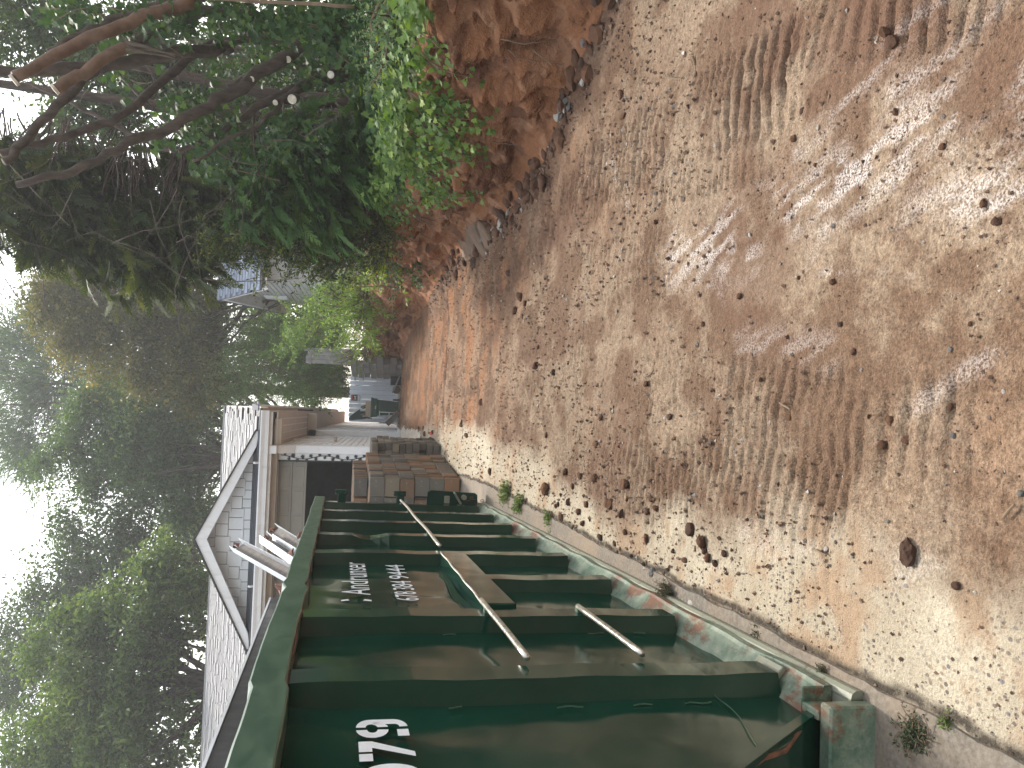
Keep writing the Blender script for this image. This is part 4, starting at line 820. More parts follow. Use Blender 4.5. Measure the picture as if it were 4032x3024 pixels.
# grey board fence on the bank
go = np.array((1.7, 25.6, 2.3)); gf = thing('grey_fence_panel', 'weathered grey board fence panel on the bank in front of the feathery shrub', 'fence', go)
for i in range(3): m = MB(); m.box((-.20+i*.135, 0, .25+rs.uniform(0, .05)), (-.075+i*.135, .025, 1.88+rs.uniform(-.05, .03))); m.build('fence_board', MAT['grey_wood'], gf, .004)
for z in (.75, 1.72): m = MB(); m.box((-.22, -.04, z), (.22, -.002, z+.08)); m.build('rail', MAT['grey_wood'], gf)
m = MB(); m.box((.20, -.05, 0), (.30, .05, 1.95)); m.build('post', MAT['grey_wood'], gf, .006)

# ------------------------------------------------------------------ neighbour's house behind the hedge
MAT['nsiding'] = mat_plain('grey_green_siding', (.40, .41, .40), .6, .05, 4, .05, 40, rnd=.06); MAT['nshake'] = mat_plain('blue_grey_shake', (.22, .25, .31), .85, .15, 12, .3, 40, rnd=.2)
no = np.array((3.8, 26.0, 2.2)); nh = thing('neighbour_house', 'grey sided neighbouring house with white gable trim behind the hedge', 'house', no)
NY0, NYA, NY1, NZE, NZA, NX = 23.1, 25.9, 29.0, 5.25, 7.0, 3.8
m = MB(no); m.box((NX, NY0+.35, 2.2), (12, NY1-.35, NZE)); m.prism([(NX, NY0+.35, NZE), (NX, NY1-.35, NZE), (NX, NYA, NZA-.15)], (8, 0, 0)); m.build('wall', MAT['nsiding'], nh)
for i in range(30):
    z = 2.6+i*.15; yy = (NY0+.35, NY1-.35) if z < NZE else (NYA-(NZA-.2-z)/(NZA-NZE)*(NYA-NY0), NYA+(NZA-.2-z)/(NZA-NZE)*(NY1-NYA))
    if yy[1]-yy[0] > .1: m = MB(no); m.add([(NX-.002, yy[0], z), (NX-.022, yy[0], z), (NX-.004, yy[0], z+.148), (NX-.002, yy[1], z), (NX-.022, yy[1], z), (NX-.004, yy[1], z+.148)], [(0, 1, 2), (3, 5, 4), (0, 3, 4, 1), (1, 4, 5, 2)]); m.build('siding_board', MAT['nsiding'], nh)
for (ya, za, yb, zb) in ((NYA, NZA, NY0, NZE), (NYA, NZA, NY1, NZE)):
    m = MB(no); m.prism([(3.45, ya, za), (3.45, yb, zb), (3.45, yb, zb-.17), (3.45, ya, za-.19)], (.04, 0, 0)); m.build('rake_board', MAT['white_paint'], nh)
    m = MB(no); m.prism([(3.49, ya, za-.12), (3.49, yb, zb-.12), (3.49, yb, zb-.10), (3.49, ya, za-.10)], (.31, 0, 0)); m.build('rake_soffit', MAT['white_paint'], nh)
    m = MB(no); m.prism([(3.42, ya, za+.06), (3.42, yb, zb+.05), (3.42, yb, zb+.005), (3.42, ya, za+.005)], (8.6, 0, 0)); rfn = m.build('roof', MAT['shingle_dark'], nh)
    if yb < ya:
        dd = np.array((0, ya-yb, za-zb)); Ld = np.linalg.norm(dd); dd /= Ld; nn = np.array((0, -dd[2], dd[1]))
        for r in range(int(Ld/.22)):
            for c in range(9):
                w = .22; p = np.array((3.43+c*.225+(.1 if r % 2 else 0), yb, zb+.055))+dd*(r*.22); m = MB(no); m.add([p, p+(w, 0, 0), p+np.array((w, 0, 0))+dd*.27, p+dd*.27, p+nn*.03, p+np.array((w, 0, 0))+nn*.03, p+np.array((w, 0, 0))+dd*.27+nn*.01, p+dd*.27+nn*.01], BF); m.build('roof_shake', MAT['nshake'], rfn)
m = MB(no); m.box((NX-.05, 26.6, 5.0), (NX-.024, 27.3, 5.75)); sh_ = m.build('louvre_vent', MAT['white_paint'], nh)
for k in range(4): m = MB(no); m.box((NX-.065, 26.62+k*.17, 5.02), (NX-.052, 26.62+k*.17+.12, 5.73)); m.build('louvre_slat', MAT['white_paint'], sh_)
# ------------------------------------------------------------------ foliage helpers
def unit(a): return a/(np.linalg.norm(a, axis=-1, keepdims=True)+1e-9)
def rvec(n, rng): return unit(rng.normal(size=(n, 3)))
def stamp(tv, tf, P, D, N, size, v, wid=None):
    """copies of a small leaf template (tv: x width, y length, z lift) at P, pointing along D, facing N"""
    S = unit(np.cross(D, N)); N2 = np.cross(S, D); n = len(P); k = len(tv); size = np.broadcast_to(size, (n,)); wid = size if wid is None else np.broadcast_to(wid, (n,))
    V = (P[:, None, :]+S[:, None, :]*(tv[None, :, 0:1]*wid[:, None, None])+D[:, None, :]*(tv[None, :, 1:2]*size[:, None, None])+N2[:, None, :]*(tv[None, :, 2:3]*size[:, None, None])).reshape(-1, 3)
    Fc = (tf[None]+(np.arange(n)*k)[:, None, None]).reshape(-1, tf.shape[1]); return V, Fc, np.repeat(v, k)
DIA = np.array([(0, 0, 0), (.5, .45, .10), (0, 1, -.06), (-.5, .45, .10)]); DIAF = np.array([(0, 1, 2, 3)])
NEED = np.array([(-.5, 0, 0), (.5, 0, 0), (.32, 1, 0), (-.32, 1, 0)]); NEEDF = np.array([(0, 1, 2, 3)])
_iv = [(.0, 0), (.30, -.10), (.56, .10), (.34, .30), (.40, .58), (.15, .58), (0, 1.0), (-.15, .58), (-.40, .58), (-.34, .30), (-.56, .10), (-.30, -.10)]
IVY = np.array([(0, .33, .0)]+[(x, y, .12*abs(x)-.10*max(0, y-.4)) for x, y in _iv]); IVYF = np.array([(0, 1+i, 1+(i+1) % 12) for i in range(12)])
_el = [(0, 0), (.22, .12), (.42, .36), (.40, .62), (.2, .86), (0, 1), (-.2, .86), (-.40, .62), (-.42, .36), (-.22, .12)]
ELL = np.array([(x, y, .18*abs(x)-.12*y*y) for x, y in _el]); ELLF = np.array([(0, 1, 2, 9), (9, 2, 3, 8), (8, 3, 4, 7), (7, 4, 5, 6)]) ; ELLF = np.array([(0, 1, 8, 9), (1, 2, 7, 8), (2, 3, 6, 7), (3, 4, 5, 6)])
class Leaves:
    def __init__(s): s.V = []; s.F = []; s.v = []; s.n = 0
    def add(s, tv, tf, P, D, N, size, v, wid=None):
        if len(P) == 0: return
        V, Fc, vv = stamp(tv, tf, P, D, N, size, v, wid); s.V.append(V); s.F.append(Fc+s.n); s.v.append(vv); s.n += len(V)
    def build(s, name, mat, parent, org=(0, 0, 0), kind=None):
        me = quads_mesh(name, np.concatenate(s.V)-np.array(org), np.concatenate(s.F), mat, False, {'v': np.concatenate(s.v)}); o = mobj(name, me, parent)
        if kind: o['kind'] = kind
        return o
def wob(p, q, n, amp, rng):
    t = np.linspace(0, 1, n)[:, None]; p, q = np.asarray(p, float), np.asarray(q, float); L = np.linalg.norm(q-p)
    return p+(q-p)*t+np.sin(t*pi)*rng.normal(size=3)*amp*L+rng.normal(size=(n, 3))*amp*.15*L*np.sin(t*pi)
def pxr(r, Y): return r*S2/FPX*Y
# ------------------------------------------------------------------ big trees
def tree(name, label, base, lobes, nleaf, lsize, mat, seed, group='trees behind the garage', trunk_r=.22, clump=.75, tmpl='dia', bark='bark', aspect=.5, droop=0.):
    rng = np.random.default_rng(seed); base = np.array(base, float); T = thing(name, label, 'tree', base, group=group)
    cen = np.mean([l[0] for l in lobes], 0); top = max(l[0][2]+l[1][2] for l in lobes)
    # trunk
    head = np.array((cen[0]*.6+base[0]*.4, cen[1], base[2]+(cen[2]-base[2])*.75)); tp = wob(base, head, 9, .04, rng); rad = np.linspace(trunk_r, trunk_r*.45, 9); rad[0] *= 1.35
    m = MB(base); m.tube(tp, rad, 9, True, .06, rng); m.build('trunk', MAT[bark], T, 0, True)
    # clumps through each lobe, most of them near its skin
    C = []; vol = np.array([np.prod(l[1]) for l in lobes]); vol = vol/vol.sum()
    for (c, r), fr in zip(lobes, vol):
        n = max(8, int(nleaf/115*fr)); d = rvec(n, rng); rr = rng.random(n)**.38; nz = 1+.16*np.sin(d[:, 0:1]*5+seed)+.14*np.sin(d[:, 2:3]*7+seed*2)+.10*np.sin(d[:, 1:2]*9)
        C.append(np.asarray(c)+d*np.asarray(r)*rr[:, None]*nz)
    C = np.concatenate(C); n = len(C)
    # limbs
    br = MB(base); k = min(n, 26); idx = rng.permutation(n)
    for i in idx[:k]:
        a = tp[rng.integers(4, 9)]; pts = wob(a, C[i], 7, .07, rng); br.tube(pts, np.linspace(trunk_r*.42, .018, 7), 6, False)
        for j in idx[k+(i % 7)::max(1, n//5)][:4]:
            b = pts[rng.integers(2, 5)]
            if np.linalg.norm(C[j]-b) < 2.6: br.tube(wob(b, C[j], 5, .06, rng), np.linspace(.05, .01, 5), 5, False)
    br.build('limbs', MAT[bark], T, 0, True)
    per = nleaf//n; ci = np.repeat(np.arange(n), per); cr = clump*rng.uniform(.6, 1.25, n)
    off = rng.normal(size=(len(ci), 3))*np.array((.5, .5, .32))*cr[ci][:, None]; P = C[ci]+off
    out = unit(off+.6*unit(C[ci]-cen)); N = unit(rvec(len(ci), rng)*.8+np.array((0, 0, .75))+out*.3); Dd = unit(np.cross(N, rvec(len(ci), rng))+np.array((0, 0, -.25-droop))); N = unit(N-Dd*np.sum(N*Dd, 1, keepdims=True))
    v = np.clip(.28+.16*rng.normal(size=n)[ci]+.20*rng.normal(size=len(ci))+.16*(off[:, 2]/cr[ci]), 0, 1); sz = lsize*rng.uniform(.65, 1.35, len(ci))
    L = Leaves()
    if tmpl == 'dia': L.add(DIA, DIAF, P, Dd, N, sz, v, sz*aspect)
    else: L.add(NEED, NEEDF, P, unit(out*.8+rvec(len(ci), rng)*.5+np.array((0, 0, .25))), N, sz, v, sz*aspect)
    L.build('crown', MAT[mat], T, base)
    return T
def lobe(px, py, rx, ry, Y, dy=None):       # rx: half height, ry: half width, in pixels of the 2212-wide view
    c = a2(px, py, Y); return (c, (pxr(ry, Y), dy or pxr(ry, Y)*.8, pxr(rx, Y)))
def gb(x, y): return (x, y, float(gz(x, min(y, 27))) if x < 1.6 else 2.2)
tree('broadleaf_tree', 'bright green broadleaf tree rising behind the left end of the garage roof', gb(-9.0, 25), [lobe(330, 1340, 90, 150, 24), lobe(210, 1420, 100, 150, 24), lobe(270, 1590, 170, 160, 24), lobe(120, 1640, 110, 120, 25), lobe(340, 1230, 70, 80, 24)], 40000, .17, 'tree_a', 1, trunk_r=.3, clump=.62)
tree('broadleaf_tree', 'dark green tree with a rounded top behind the bright green tree', gb(-8.5, 33), [lobe(155, 1290, 80, 110, 33), lobe(210, 1180, 120, 110, 32), lobe(60, 1450, 90, 130, 35), lobe(330, 1120, 110, 90, 31)], 30000, .17, 'tree_b', 2, trunk_r=.3, clump=.85)
tree('broadleaf_tree', 'dark leafy tree standing straight behind the front gable', gb(-3.2, 31), [lobe(210, 1000, 120, 100, 31), lobe(330, 960, 110, 110, 30), lobe(260, 890, 100, 80, 31), lobe(400, 1060, 60, 90, 30), lobe(410, 850, 50, 80, 30)], 34000, .16, 'tree_c', 3, trunk_r=.28, clump=.75)
tree('pine_tree', 'tall hazy pine reaching above the other trees', gb(1.2, 44), [lobe(90, 830, 100, 120, 44), lobe(190, 760, 90, 110, 43), lobe(60, 950, 90, 100, 44), lobe(250, 870, 70, 90, 43), lobe(10, 760, 70, 90, 45), lobe(110, 690, 60, 70, 44)], 32000, .30, 'tree_pine', 4, trunk_r=.35, clump=1.0, tmpl='need', aspect=.16)
tree('oak_tree', 'olive brown oak starting to turn, beside the hanging cypress', gb(5.0, 28.5), [lobe(180, 610, 110, 90, 28), lobe(260, 700, 120, 110, 28), lobe(360, 640, 90, 90, 27), lobe(370, 770, 90, 90, 28), lobe(130, 700, 60, 70, 28), lobe(440, 830, 40, 60, 28), lobe(440, 690, 50, 90, 28)], 44000, .15, 'tree_brown', 5, trunk_r=.15, clump=.62, bark='bark_grey')
tree('broadleaf_tree', 'pale hazy tree high behind the olive brown oak', gb(9, 42), [lobe(150, 590, 60, 70, 42), lobe(110, 640, 50, 60, 43), lobe(210, 480, 80, 80, 41)], 15000, .22, 'tree_c', 6, trunk_r=.3, clump=1.0)
tree('broadleaf_tree', 'shady tree whose crown hangs behind the leaning pruned trunks', gb(8.5, 17.5), [lobe(60, 60, 110, 130, 17), lobe(210, 180, 110, 130, 17), lobe(130, 330, 90, 80, 18), lobe(330, 80, 90, 110, 17), lobe(450, 230, 90, 140, 18), lobe(20, 430, 60, 60, 18)], 24000, .13, 'tree_b', 7, 'trees above the bank', trunk_r=.2, clump=.55)
tree('broadleaf_tree', 'low dark tree filling the gap between garage ridge and pine', gb(-.5, 38), [lobe(420, 930, 70, 130, 37), lobe(440, 1150, 60, 150, 38), lobe(420, 740, 60, 110, 38)], 16000, .18, 'tree_b', 8, trunk_r=.22, clump=.8)
tree('broadleaf_tree', 'low green tree behind the feathery shrub and grey neighbouring house', gb(4.5, 36), [lobe(560, 700, 60, 90, 34), lobe(630, 780, 60, 90, 34), lobe(690, 690, 50, 80, 35), lobe(500, 800, 50, 80, 36), lobe(560, 600, 60, 80, 36), lobe(700, 820, 50, 60, 34)], 18000, .17, 'tree_c', 18, trunk_r=.14, clump=.8)
tree('added_reflection_tree', 'unseen broad tree added behind the camera for the container paint to reflect', (-6, -15, -.6), [((-6, -15, 2.0), (5, 2.5, 1.7)), ((-11, -15, 2.2), (4, 2.5, 2.0))], 7000, .34, 'tree_c', 9, 'unseen trees added for reflections', clump=1.2)  # unseen low trees, added so the green paint has something dark to reflect
tree('added_reflection_tree', 'second unseen tree added behind the camera for the container paint to reflect', (6, -15, -.6), [((6, -15, 2.0), (5.5, 2.5, 1.7)), ((1, -15.5, 1.6), (4, 2.5, 1.4))], 7000, .34, 'tree_b', 10, 'unseen trees added for reflections', clump=1.2)

# ------------------------------------------------------------------ pruned multi-stemmed tree leaning over the bank
def pts_px(seq, Y0, Y1): return [at_y(x, y, Y0+(Y1-Y0)*i/(len(seq)-1)) for i, (x, y) in enumerate(seq)]
def dense(P, n=4, amp=.012, rng=RNG):
    P = np.array(P); t = np.linspace(0, len(P)-1, (len(P)-1)*n+1); Q = np.stack([np.interp(t, np.arange(len(P)), P[:, k]) for k in range(3)], 1)
    for _ in range(2): Q[1:-1] = (Q[:-2]+Q[1:-1]*2+Q[2:])/4
    return Q+rng.normal(size=Q.shape)*amp
tb = at_y(1549, 470, 8.6); pt = thing('pruned_tree', 'multi-stemmed dark tree with white saw cuts leaning over the bank', 'tree', tb)
def stem(seq, w0, w1, Y0, Y1, parent, name='stem', mat='bark', org=None):
    P = dense(pts_px(seq, Y0, Y1)); m = MB(tb if org is None else org); m.tube(P, np.linspace(w0/2/FPX*Y0, w1/2/FPX*Y1, len(P)), 10, True, .07, RNG); return m.build(name, MAT[mat], parent, 0, True), P
STEMS = []
for (seq, w0, w1, Y0, Y1) in [
    ([(1560, 275), (1450, 274), (1280, 302), (1186, 340), (1091, 387), (978, 444), (846, 539), (704, 605)], 62, 16, 8.6, 8.3),
    ([(1545, 260), (1422, 160), (1380, 215), (1304, 293)], 46, 34, 8.6, 8.0),
    ([(1500, 120), (1300, 95), (1176, 180), (1054, 270), (912, 369), (789, 425), (657, 510), (538, 545), (380, 633), (253, 690), (63, 728)], 60, 26, 8.2, 7.8),
    ([(1500, 190), (1171, 152), (950, 152), (810, 177), (696, 266), (538, 405), (443, 487), (285, 532), (127, 570), (0, 600)], 38, 26, 8.3, 7.6),
    ([(1300, 215), (1140, 215), (1010, 285), (900, 350)], 46, 30, 8.7, 8.9),
    ([(1180, 340), (1090, 420), (1010, 500), (880, 560), (760, 640)], 24, 10, 8.3, 8.1),
    ([(900, 190), (855, 190), (696, 215), (443, 253), (190, 278), (-40, 272)], 50, 42, 8.0, 7.4),
    ([(1000, 45), (728, 60), (570, 145), (443, 195), (330, 310), (190, 456), (95, 557), (20, 640)], 46, 30, 7.8, 7.4),
    ([(900, 640), (760, 560), (640, 470), (500, 330), (420, 250)], 18, 9, 9.0, 9.2),
    ([(700, 600), (600, 560), (420, 480), (250, 380), (120, 330)], 20, 12, 9.4, 9.6),
    ([(1240, 300), (1120, 190), (960, 110), (800, 90)], 26, 16, 9.3, 9.6)]:
    o, P = stem(seq, w0, w1, Y0, Y1, pt); STEMS.append(P)
for (x, y, r, Y) in [(1194, 161, 17, 8.05), (1240, 228, 17, 8.45), (1134, 234, 13, 8.05), (991, 312, 11, 8.0), (1302, 294, 15, 7.95), (1150, 391, 19, 8.15), (1084, 404, 11, 8.2)]:
    c = at_y(x, y, Y); ax = unit(np.array((-.5, -.8, .25))); R = r/FPX*Y; m = MB(tb); m.tube([c-ax*.10, c-ax*.004], [R*.95, R*1.02], 12); st_ = m.build('branch_stub', MAT['bark'], pt, 0, False)
    m = MB(tb); m.tube([c-ax*.004, c+ax*.004], [R*.97, R*.93], 12); m.build('saw_cut', MAT['cut'], st_)
lb = at_y(633, 38, 7.2); lt_ = thing('leaning_log', 'long stripped orange log with a sawn end wedged high in the stems', 'log', lb)
stem([(760, 10), (633, 38), (475, 101), (316, 165), (190, 234), (60, 312)], 50, 40, 7.2, 6.9, lt_, 'trunk', 'wood_orange', lb); stem([(800, -20), (640, 18), (480, 78), (320, 142), (200, 205)], 50, 26, 7.28, 7.0, lt_, 'bark_strip', 'bark', lb)
c = at_y(52, 318, 6.9); m = MB(lb); d_ = unit(at_y(52, 318, 6.9)-at_y(190, 234, 6.94)); m.tube([c-d_*.02, c+d_*.004], [.052, .05], 12); m.build('saw_cut', MAT['cut'], lt_)
lb2 = at_y(500, 190, 7.0); l2 = thing('broken_branch', 'shorter orange sawn branch with a splintered end hanging among the stems', 'branch', lb2)
stem([(505, 186), (400, 240), (300, 300), (215, 352)], 44, 42, 7.0, 6.9, l2, 'trunk', 'wood_orange', lb2); c = at_y(213, 354, 6.9); d_ = unit(c-at_y(300, 300, 6.92)); m = MB(lb2); m.tube([c-d_*.02, c+d_*.004], [.05, .048], 12); m.build('saw_cut', MAT['cut'], l2)
for k in range(4): m = MB(lb2); p0 = at_y(500, 190, 7.0)+RNG.normal(size=3)*.02; p1 = at_y(690, 205+k*9, 7.05); m.tube(wob(p0, p1 if k else at_y(600, 215, 7.), 6, .05, RNG), np.linspace(.022, .003, 6), 6); m.build('splinter', MAT['bark_grey'], l2)
m = MB(); P = dense(pts_px([(800, -6), (1000, 6), (1200, 14), (1393, 26)], 6.6, 6.4), 3, .004); m.tube(P, .014, 7); tag(m.build('dead_stick', MAT['twig'], None, 0, True), 'straight brown stick lying across the ivy under the leaning log', 'stick')
# fine dead twigs in the tangle
tw = MB(tb); rng = np.random.default_rng(5)
for i in range(110):
    x, y = rng.uniform(0, 1300), rng.uniform(60, 1150); Y = rng.uniform(8.0, 10.5)
    if y > 620 and x > 1000: continue
    a = at_y(x, y, Y); b = a+np.array((rng.normal()*.5-.25, rng.normal()*.3, rng.normal()*.55-.2)); tw.tube(wob(a, b, 6, .10, rng), np.linspace(.0065, .002, 6)*rng.uniform(.6, 1.3), 4, False)
tag(tw.build('dead_twigs', MAT['bark_grey'], pt), kind='stuff')

# ------------------------------------------------------------------ cypress: flat drooping sprays
def cypress(name, label, trunk, spec, mat, seed, group=None):
    rng = np.random.default_rng(seed); T = thing(name, label, 'tree', trunk[0], group=group); org = np.array(trunk[0]); m = MB(org); P = np.array(trunk); Q = dense(P, 5, .01, rng); m.tube(Q, np.linspace(.13, .04, len(Q)), 9); m.build('trunk', MAT['bark'], T, 0, True)
    L = Leaves(); br = MB(org)
    for (px, py, rx, ry, Y, dy, nf, fl) in spec:
        c = a2(px, py, Y); R = np.array((pxr(ry, Y), dy, pxr(rx, Y)))
        for i in range(nf//9):
            q = rng.uniform(-1, 1, 3); q = q/max(1, np.linalg.norm(q)); e = c+q*R; a = Q[np.argmin(np.abs(Q[:, 2]-(e[2]+.1)))]; 
            ax0 = unit((e-a)*np.array((1, 1, .2))+np.array((-.5, -.15, -.15))+rng.normal(size=3)*.15); bl = rng.uniform(.5, .9); s0 = e-ax0*bl*.5; pts = wob(s0, s0+ax0*bl+np.array((0, 0, -.10)), 8, .03, rng)
            a2_ = a+(s0-a)*.55; br.tube(np.vstack([wob(a2_, s0, 4, .05, rng)[:-1], pts]), np.linspace(.012, .003, 11), 5, False)
            for j in range(9):
                p = pts[rng.integers(1, 8)]; ax = unit(ax0+rng.normal(size=3)*.55+np.array((0, 0, -.25))); ln = fl*rng.uniform(.6, 1.25); nr = unit(np.cross(ax, np.cross(np.array((0, 0, 1.))+rng.normal(size=3)*.35, ax))); sd_ = np.cross(ax, nr); tone = np.clip(.42+.22*rng.normal(), 0, 1)
                t_ = np.repeat(np.linspace(.05, 1, 15), 2); sgn = np.tile([1., -1.], 15); bp = p+ax*(t_*ln)[:, None]+np.array((0, 0, -1.))*(t_**2*ln*.22)[:, None]
                bd = unit(ax*.78+sd_*(sgn*.62)[:, None]+rng.normal(size=(30, 3))*.10+np.array((0, 0, -.12))); bs = ln*.34*(1-.72*t_)*rng.uniform(.7, 1.2, 30)+.02
                L.add(NEED, NEEDF, bp, bd, np.repeat(nr[None], 30, 0), bs, np.clip(tone+.25*t_-.1+rng.normal(size=30)*.1, 0, 1), .016+.10*bs)
    br.build('branches', MAT['bark'], T, 0, True); L.build('sprays', MAT[mat], T, org); return T
cypress('cypress_tree', 'green cypress with flat fan sprays hanging low over the ivy', [(4.1, 10.2, 1.6), (4.0, 10.1, 3.0), (4.2, 10.0, 5.)], [(700, 330, 130, 90, 9.6, .6, 640, .34), (640, 420, 90, 60, 9.8, .5, 340, .32), (800, 260, 70, 80, 9.3, .5, 230, .30), (560, 400, 70, 80, 10.3, .5, 200, .3)], 'leaf_cypress', 31)
cypress('cypress_tree', 'tall dark cypress whose boughs hang down in front of the oak', [(4.6, 12.2, 1.7), (4.4, 12, 4.5), (4.6, 11.8, 9.)], [(250, 505, 100, 60, 11.5, .8, 680, .42), (360, 520, 90, 55, 11.5, .7, 480, .42), (430, 460, 80, 50, 11.8, .7, 380, .40), (70, 420, 110, 90, 11.5, .8, 460, .44), (170, 420, 110, 80, 12, .8, 380, .42), (330, 420, 120, 70, 12.3, .8, 380, .42), (420, 330, 110, 80, 12.8, .8, 300, .4)], 'leaf_cypress_up', 32)
# ------------------------------------------------------------------ broadleaf shrubs
def shrub(name, label, base, spec, mat, lsize, seed, aspect=.5, tmpl=(ELL, ELLF), stems=16, bark='twig', up=.3, group=None, down=.2):
    rng = np.random.default_rng(seed); base = np.array(base, float); T = thing(name, label, 'shrub', base, group=group); L = Leaves(); br = MB(base)
    for (px, py, rx, ry, Y, dy, n) in spec:
        c = a2(px, py, Y); R = np.array((pxr(ry, Y), dy, pxr(rx, Y))); nt_ = max(4, n//26); d = rvec(nt_, rng); rr = rng.random(nt_)**.45; e = c+d*R*rr[:, None]*(1+.2*np.sin(d[:, 0:1]*6)+.2*np.sin(d[:, 2:3]*8+1))
        for i in range(nt_):
            ax = unit(d[i]*.7+rng.normal(size=3)*.5+np.array((-.1, -.1, up))); ln = rng.uniform(.18, .42)*min(1.5, lsize/.05); k = 26; t_ = np.linspace(0, 1, k); bp = e[i]+ax*(t_*ln)[:, None]+rng.normal(size=(k, 3))*lsize*.35
            D = unit(ax*.55+rvec(k, rng)*.9+np.array((0, 0, -down))); N = unit(rvec(k, rng)*.6+np.array((-.1, -.25, .9))); tone = .35+.2*rng.normal()
            L.add(tmpl[0], tmpl[1], bp, D, N, lsize*rng.uniform(.6, 1.3, k), np.clip(tone+.22*rng.normal(size=k), 0, 1), lsize*aspect*rng.uniform(.7, 1.2, k))
            if i % 3 == 0: br.tube([e[i], e[i]+ax*ln], [.005, .002], 4, False)
            if i % max(1, nt_//stems) == 0: br.tube(wob(base+rng.normal(size=3)*np.array((.25, .25, .0)), e[i], 8, .06, rng), np.linspace(.028, .006, 8), 5, False)
    br.build('stems', MAT[bark], T, 0, True); L.build('foliage', MAT[mat], T, base); return T
shrub('holly_bush', 'glossy dark broadleaf bush with yellowing leaves overhanging the clay bank', (3.0, 11.0, 1.8), [(560, 520, 80, 36, 10.6, .6, 4600), (680, 505, 100, 52, 10.6, .6, 6000), (780, 520, 70, 50, 10.6, .5, 3600), (690, 585, 60, 18, 10.6, .3, 900), (490, 525, 40, 22, 10.6, .3, 900), (640, 440, 80, 35, 10.9, .5, 1800)], 'leaf_holly', .058, 41, .5, (DIA, DIAF))
shrub('lime_shrub', 'bright lime green seedling growing at the top of the bank', (2.75, 11.2, 1.8), [(835, 545, 26, 45, 11, .2, 420), (822, 590, 16, 30, 11, .2, 200)], 'leaf_lime', .06, 42, .6)
shrub('box_shrub', 'small leaved grey green shrub arching over the bank beside the dead stick', (3.5, 6.7, 1.5), [(850, 60, 50, 55, 6.4, .3, 1500), (900, 110, 40, 60, 6.3, .3, 1300), (830, 130, 40, 40, 6.5, .3, 800), (960, 80, 30, 45, 6.2, .25, 600)], 'leaf_box', .030, 43, .55, (DIA, DIAF), up=.1)
shrub('narrow_leaf_shrub', 'bright narrow leaved shrub on the bank in front of the feathery shrub', (2.6, 17.6, 2.1), [(760, 690, 55, 45, 17, .5, 1500), (720, 650, 40, 40, 17.3, .5, 700), (800, 640, 30, 30, 16.5, .4, 400)], 'leaf_willow', .13, 44, .2, (DIA, DIAF), up=-.05, down=.5)
shrub('wild_shrub', 'mid green wild shrub below the neighbouring house', (3.2, 19.5, 2.2), [(690, 690, 55, 35, 19, .7, 3000), (740, 620, 50, 34, 18, .7, 2600), (640, 735, 40, 24, 20, .6, 1500), (780, 720, 16, 26, 18, .4, 500)], 'leaf_feather', .075, 45, .45, (DIA, DIAF))
shrub('wild_shrub', 'tuft of pale green shrub beside the block wall', (1.9, 23.6, 2.2), [(775, 765, 22, 26, 23.5, .3, 700), (740, 775, 20, 18, 23.8, .3, 300)], 'leaf_lime', .06, 46, .4, (DIA, DIAF))
shrub('laurel_hedge', 'dark leafy hedge filling the space behind the pruned stems', (5.6, 12.5, 1.7), [(600, 140, 130, 150, 12.5, 1., 6000), (760, 120, 120, 140, 12, 1., 5200), (520, 300, 90, 90, 13, 1., 3000), (830, 380, 70, 120, 12.6, .9, 2600), (860, 520, 50, 90, 13, .6, 1500)], 'leaf_ivy_dark', .085, 47, .55, (DIA, DIAF))
shrub('fern_clump', 'lime green ferny tuft glowing between ivy and cypress', (3.15, 8.4, 1.6), [(858, 210, 22, 46, 8.2, .2, 700)], 'leaf_lime', .035, 48, .35, (DIA, DIAF))
# feathery shrub: long arching stems set with tiny leaves
def feather(label, base, spec, seed):
    rng = np.random.default_rng(seed); base = np.array(base, float); T = thing('feathery_shrub', label, 'shrub', base); L = Leaves(); br = MB(base)
    for (px, py, rx, ry, Y, dy, n) in spec:
        c = a2(px, py, Y); R = np.array((pxr(ry, Y), dy, pxr(rx, Y)))
        for i in range(n):
            d = rvec(1, rng)[0]; e = c+d*R*rng.random()**.4; a = c+np.array((rng.normal()*.4, rng.normal()*.4, -R[2]*.9)); a = a*.45+e*.55-np.array((0, 0, .25)); out = unit((e-c)*np.array((1, 1, .35))+rng.normal(size=3)*.2); tip = e+out*rng.uniform(.3, .7)+np.array((0, 0, rng.uniform(-.25, .30)))
            t_ = np.linspace(0, 1, 34)[:, None]; pts = a*(1-t_)**2+2*(e+np.array((0, 0, .25)))*t_*(1-t_)+tip*t_**2; br.tube(pts[::6], np.linspace(.008, .002, len(pts[::6])), 4, False)
            k = 3; bp = np.repeat(pts, k, 0)+rng.normal(size=(34*k, 3))*.03; ax = unit(np.gradient(pts, axis=0)); D = unit(np.repeat(ax, k, 0)*.6+rvec(34*k, rng)*.9); N = unit(rvec(34*k, rng)+np.array((0, 0, .8))); tone = .42+.2*rng.normal()
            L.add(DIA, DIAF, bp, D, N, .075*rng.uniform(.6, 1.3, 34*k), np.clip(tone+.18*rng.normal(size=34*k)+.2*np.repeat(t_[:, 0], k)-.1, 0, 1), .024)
    br.build('stems', MAT['twig'], T, 0, True); L.build('foliage', MAT['leaf_feather'], T, base)
feather('large feathery light green shrub of arching wands behind the white fence', (1.5, 28.2, 1.9), [(600, 790, 130, 80, 28, 1.4, 330), (560, 730, 100, 70, 28.5, 1.2, 200), (690, 820, 60, 60, 28, 1., 140), (700, 740, 60, 60, 27.8, 1., 120), (520, 840, 60, 50, 28.5, 1., 90)], 51)

